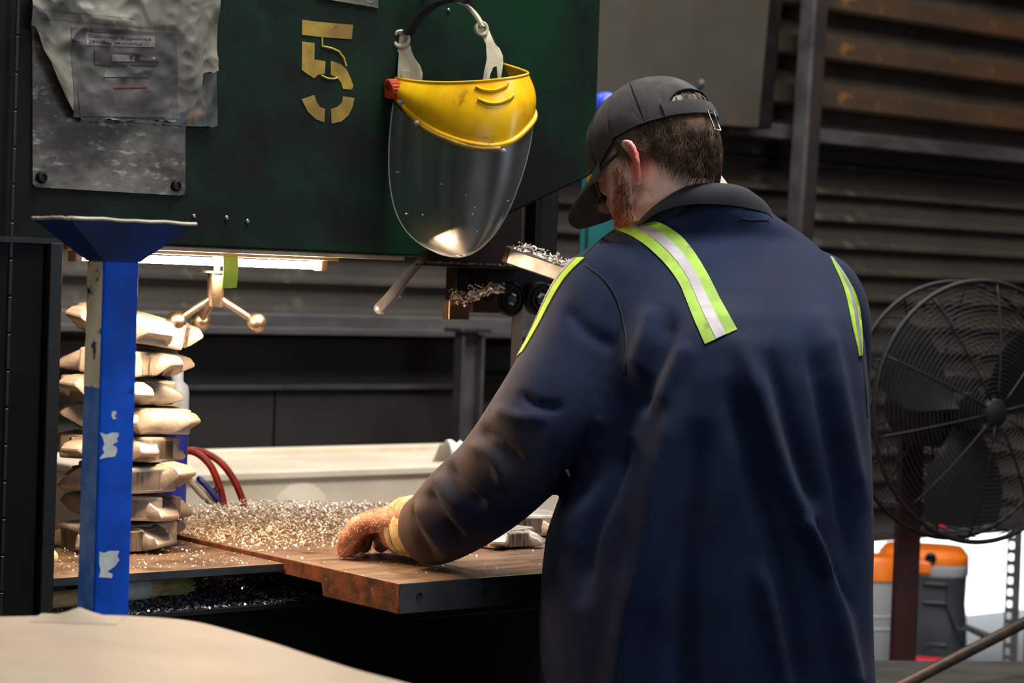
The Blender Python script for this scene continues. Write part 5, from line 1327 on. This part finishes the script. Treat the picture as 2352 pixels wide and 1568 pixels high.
for h, kn_, an in legs: tube(bm, [h + V((0, 0, .06)), h.lerp(kn_, .5), kn_, kn_.lerp(an, .6), V((an.x, an.y, .05))], [.115, .108, .086, .076, .076], 20)
tm = remesh(bm, .012, 4); tuck(tm, .022, 9); obj('work_trousers', tm, M['trouser'], person, 180)
for h, kn_, an in legs:
    bm = NB(); tube(bm, [V((an.x, an.y, .17)), V((an.x, an.y, .07))], .062, 16, True); tube(bm, [V((an.x, an.y, .055)) - H0 * .05, V((an.x, an.y, .055)) + H0 * .08, V((an.x, an.y, .042)) + H0 * .18], [.052, .054, .040], 16, True)
    bt_ = obj('work_boot', remesh(bm, .008, 3), M['boot'], person, 180)
    bm = NB(); obox(bm, V((an.x, an.y, .011)) + H0 * .06, U0 * .052, H0 * .15, V((0, 0, .011)), .01); obj('sole', bm, M['boot'], bt_)

# ---------------------------------------------------------------- cap
def capz(az):
    d = (az - math.pi + math.pi) % (2 * math.pi) - math.pi     # 0 front
    b = abs(d)                                               # pi = back
    base = .030 + .012 * math.sin(min(b, math.pi / 2)) ** 2 if b < math.pi / 2 else .042 - .040 * ((b - math.pi / 2) / (math.pi / 2)) ** .6
    return base
OPEN = .70
def cpt(az, z, off=0.):
    k_ = 1.0
    if z > .04: k_ = math.sqrt(max(0, 1 - ((z - .04) / .094) ** 2)) ** .92
    fl = 1 + (.02 if z < .04 else 0)
    return V((-(.0865 + off) * k_ * math.sin(az), -.002 + (.1085 + off) * k_ * math.cos(az), z + off * (1 - k_)))
nA, nZ = 120, 26; PP = []; QQ = []
for i in range(nA + 1):
    az = 2 * math.pi * i / nA; d = abs(az - math.pi); z0 = capz(az)
    if d < OPEN: z0 = max(z0, .027 + .047 * math.sqrt(max(0, 1 - (d / OPEN) ** 4)))
    row = []; row2 = []
    for j in range(nZ + 1):
        t = j / nZ; zt_ = .1338; e0 = math.asin(max(-1, min(1, (z0 - .04) / .094))) if z0 > .04 else None
        if z0 <= .04:
            z = z0 + (.04 - z0) * (t / .2) if t < .2 else .04 + .094 * math.sin((t - .2) / .8 * math.pi / 2 * .998)
        else: z = .04 + .094 * math.sin(e0 + (math.pi / 2 * .998 - e0) * t)
        p = cpt(az, z); w_ = .0012 * noise.noise(V((p.x * 40, p.y * 40, p.z * 40))) + .002 * noise.noise(V((p.x * 16, p.y * 16, p.z * 16)))
        seamk = min(abs((az - s + math.pi) % (2 * math.pi) - math.pi) for s in [k * math.pi / 3 for k in range(6)])
        p = cpt(az, z, w_ - .0010 * math.exp(-(seamk / .03) ** 2)); row.append(H(p)); row2.append(H(cpt(az, z, w_ - .003)))
    PP.append(row); QQ.append(row2)
cap = obj('baseball_cap', shell(NB(), PP, QQ), M['cap'], person, 60)
bm = NB(); edge = [r[0] for r in PP]; tube(bm, edge, .0016, 6); obj('cap_binding', bm, M['seam'], cap, 170)
bm = NB(); lathe(bm, [(.007, 0), (.006, .003), (0, .004)], H(V((0, -.002, .133))), hU, 14); obj('top_button', bm, M['cap'], cap, 60)
for k_ in range(6):
    az = k_ * math.pi / 3
    if k_ == 3: continue
    bm = NB(); z0 = capz(az); tube(bm, [H(cpt(az, z0 + (.04 - z0) * q / 3, .0004)) for q in range(3)] + [H(cpt(az, .04 + .094 * math.sin(q / 12 * math.pi / 2 * .99), .0004)) for q in range(13)], .0009, 5); obj('panel_seam', bm, M['seam'], cap, 170)
PP = []; QQ = []
for i in range(29):
    az = math.pi + (i / 28 - .5) * 2 * (OPEN + .06); z0 = capz(az); row = []; row2 = []
    for t in (0, .5, 1): p = cpt(az, z0 + .022 * t, .0025 + .0012 * math.sin(math.pi * t)); row.append(H(p)); row2.append(H(cpt(az, z0 + .022 * t, .0003)))
    PP.append(row); QQ.append(row2)
obj('back_strap', shell(NB(), PP, QQ), M['cap'], cap, 60)
bm = NB(); ba = math.pi + .02
def rect(az0, az1, za, zb_, off): return [H(cpt(az0, za, off)), H(cpt(az1, za, off)), H(cpt(az1, zb_, off)), H(cpt(az0, zb_, off))]
q = rect(ba - .07, ba + .09, .000, .032, .006); tube(bm, q + [q[0], q[1]], .0013, 6); obj('strap_buckle', bm, M['buckle'], cap, 60)
PP = []; QQ = []
for i in range(25):
    az = (i / 24 - .5) * 2 * R(66); b0_ = cpt(az, capz(az) + .004); row = []; row2 = []; ca = math.cos(az / R(66) * math.pi / 2)
    for j in range(8):
        t = j / 7; ln = .074 * (ca ** .55 if ca > 0 else 0)
        p = b0_ + V((b0_.x * .10 * t, .96 * ln * t, -.10 * ln * t)); p.z -= .010 * (p.x / .07) ** 2 * t + .006 * t * t
        row.append(H(p)); row2.append(H(p - V((0, 0, .0035))))
    PP.append(row); QQ.append(row2)
obj('brim', shell(NB(), PP, QQ), M['cap'], cap, 50)

# ---------------------------------------------------------------- hair and beard
def strands(n, gen, nm, mt, base=None):
    vs = []; fs = []
    for _ in range(n):
        g_ = gen()
        if g_ is None: continue
        pts, r = g_; fr = frames(pts); b = len(vs); m_ = len(pts)
        for i, p in enumerate(pts):
            rr_ = r * (1 - .8 * i / (m_ - 1))
            for k_ in range(3): a = 2.094 * k_; vs.append(p + fr[i][0] * (math.cos(a) * rr_) + fr[i][1] * (math.sin(a) * rr_))
        for i in range(m_ - 1):
            for k_ in range(3): fs.append((b + i * 3 + k_, b + i * 3 + (k_ + 1) % 3, b + i * 3 + 3 + (k_ + 1) % 3, b + i * 3 + 3 + k_))
    me = bpy.data.meshes.new(nm); me.from_pydata([tuple(v) for v in vs], [], fs); me.update(); return me
hair_low = lambda az: -.050 + .062 * max(0, abs(az - math.pi) - .35) ** .85
PP = []; QQ = []
for i in range(49):
    az = math.pi + (i / 48 - .5) * 2 * 1.62; lo_ = hair_low(az); row = []; row2 = []
    for j in range(12):
        t = j / 11; z = .104 + (lo_ - .104) * t; o_ = .0065 * (1 - t ** 3) + .001 + .011 * max(0, math.sin(math.pi * min(1, max(0, (.045 - z) / (.045 - lo_))))) * max(0, 1 - abs(az - math.pi) / 1.1) + .0012 * noise.noise(V((az * 9, z * 30, 1)))
        row.append(H(hpt(az, z, o_))); row2.append(H(hpt(az, z, -.003)))
    PP.append(row); QQ.append(row2)
hair = obj('hair', shell(NB(), PP, QQ), M['hair'], person, 180)
def gen_hair():
    az = math.pi + random.uniform(-1.6, 1.6); lo_ = hair_low(az); z = random.uniform(lo_ + .004, .06 if random.random() < .8 else .1); ln = random.uniform(.016, .036); sw = random.uniform(-.12, .12) + .10 * math.sin(az * 7 + z * 60); pts = []
    for i in range(6):
        t = i / 5; zz = z - ln * t; pts.append(H(hpt(az + sw * t + .02 * math.sin(t * 4 + az * 20), max(zz, -.12), .0055 + .0035 * math.sin(t * 2.6) + .001 * t + .011 * max(0, 1 - abs(az - math.pi) / 1.1) * max(0, min(1, (.035 - zz) / .05)))))
    return pts, .00075
o = obj('hair_strands', strands(3800, gen_hair, 'h', M['hair']), M['hair'], hair, 180); o['kind'] = 'stuff'
def gen_beard():
    az = random.uniform(-1.66, 1.66); z = random.uniform(-.122, .010)
    if abs(az) > 1.25 and random.random() < (abs(az) - 1.25) / .35 + max(0, -.07 - z) * 12: return None
    if abs(az) < .5 and z > -.05: return None
    if abs(az) < 1.2 and z > -.085 + .062 * abs(az) + random.uniform(-.012, .006): return None
    p0 = hpt(az, z, -.0008); ln = random.uniform(.006, .020) * (1.25 if z < -.08 else 1); ctr_ = V((0, .02, z)); o_ = (p0 - ctr_).normalized()
    d = (o_ * .55 + V((random.uniform(-.3, .3), .25, -.75))).normalized(); pts = [H(p0 + d * (ln * q / 3) + V((0, 0, -.003 * (q / 3) ** 2))) for q in range(4)]
    return pts, .0005
bd = obj('beard', strands(5200, gen_beard, 'b', M['beard']), M['beard'], person, 180)
# wiry chin hairs
# ---------------------------------------------------------------- safety glasses
gl = []
for s in (-1, 1):
    bm = NB(); tube(bm, [H(V((s * .079, -.006, .022))), H(V((s * .080, .03, .018))), H(V((s * .076, .068, .012)))], .0028, 8, True)
    if s == -1: frame = obj('safety_glasses', bm, M['strap'], person, 170)
    else: obj('temple_arm', bm, M['strap'], frame, 170)
    bm = NB(); obox(bm, H(V((s * .0765, .066, .012))), hF * .010, hU * .0065, hR * .0022, .001); obj('amber_hinge', bm, M['amber'], frame)
PP = []; QQ = []
for i in range(25):
    a = (i / 24 - .5) * 2 * R(74); row = []; row2 = []
    for j in range(7):
        z = .028 - .046 * j / 6; row.append(H(V((-.077 * math.sin(a), .048 + .066 * math.cos(a), z)))); row2.append(H(V((-.075 * math.sin(a), .048 + .064 * math.cos(a), z))))
    PP.append(row); QQ.append(row2)
obj('lens_shield', shell(NB(), PP, QQ), M['lens'], frame, 60)
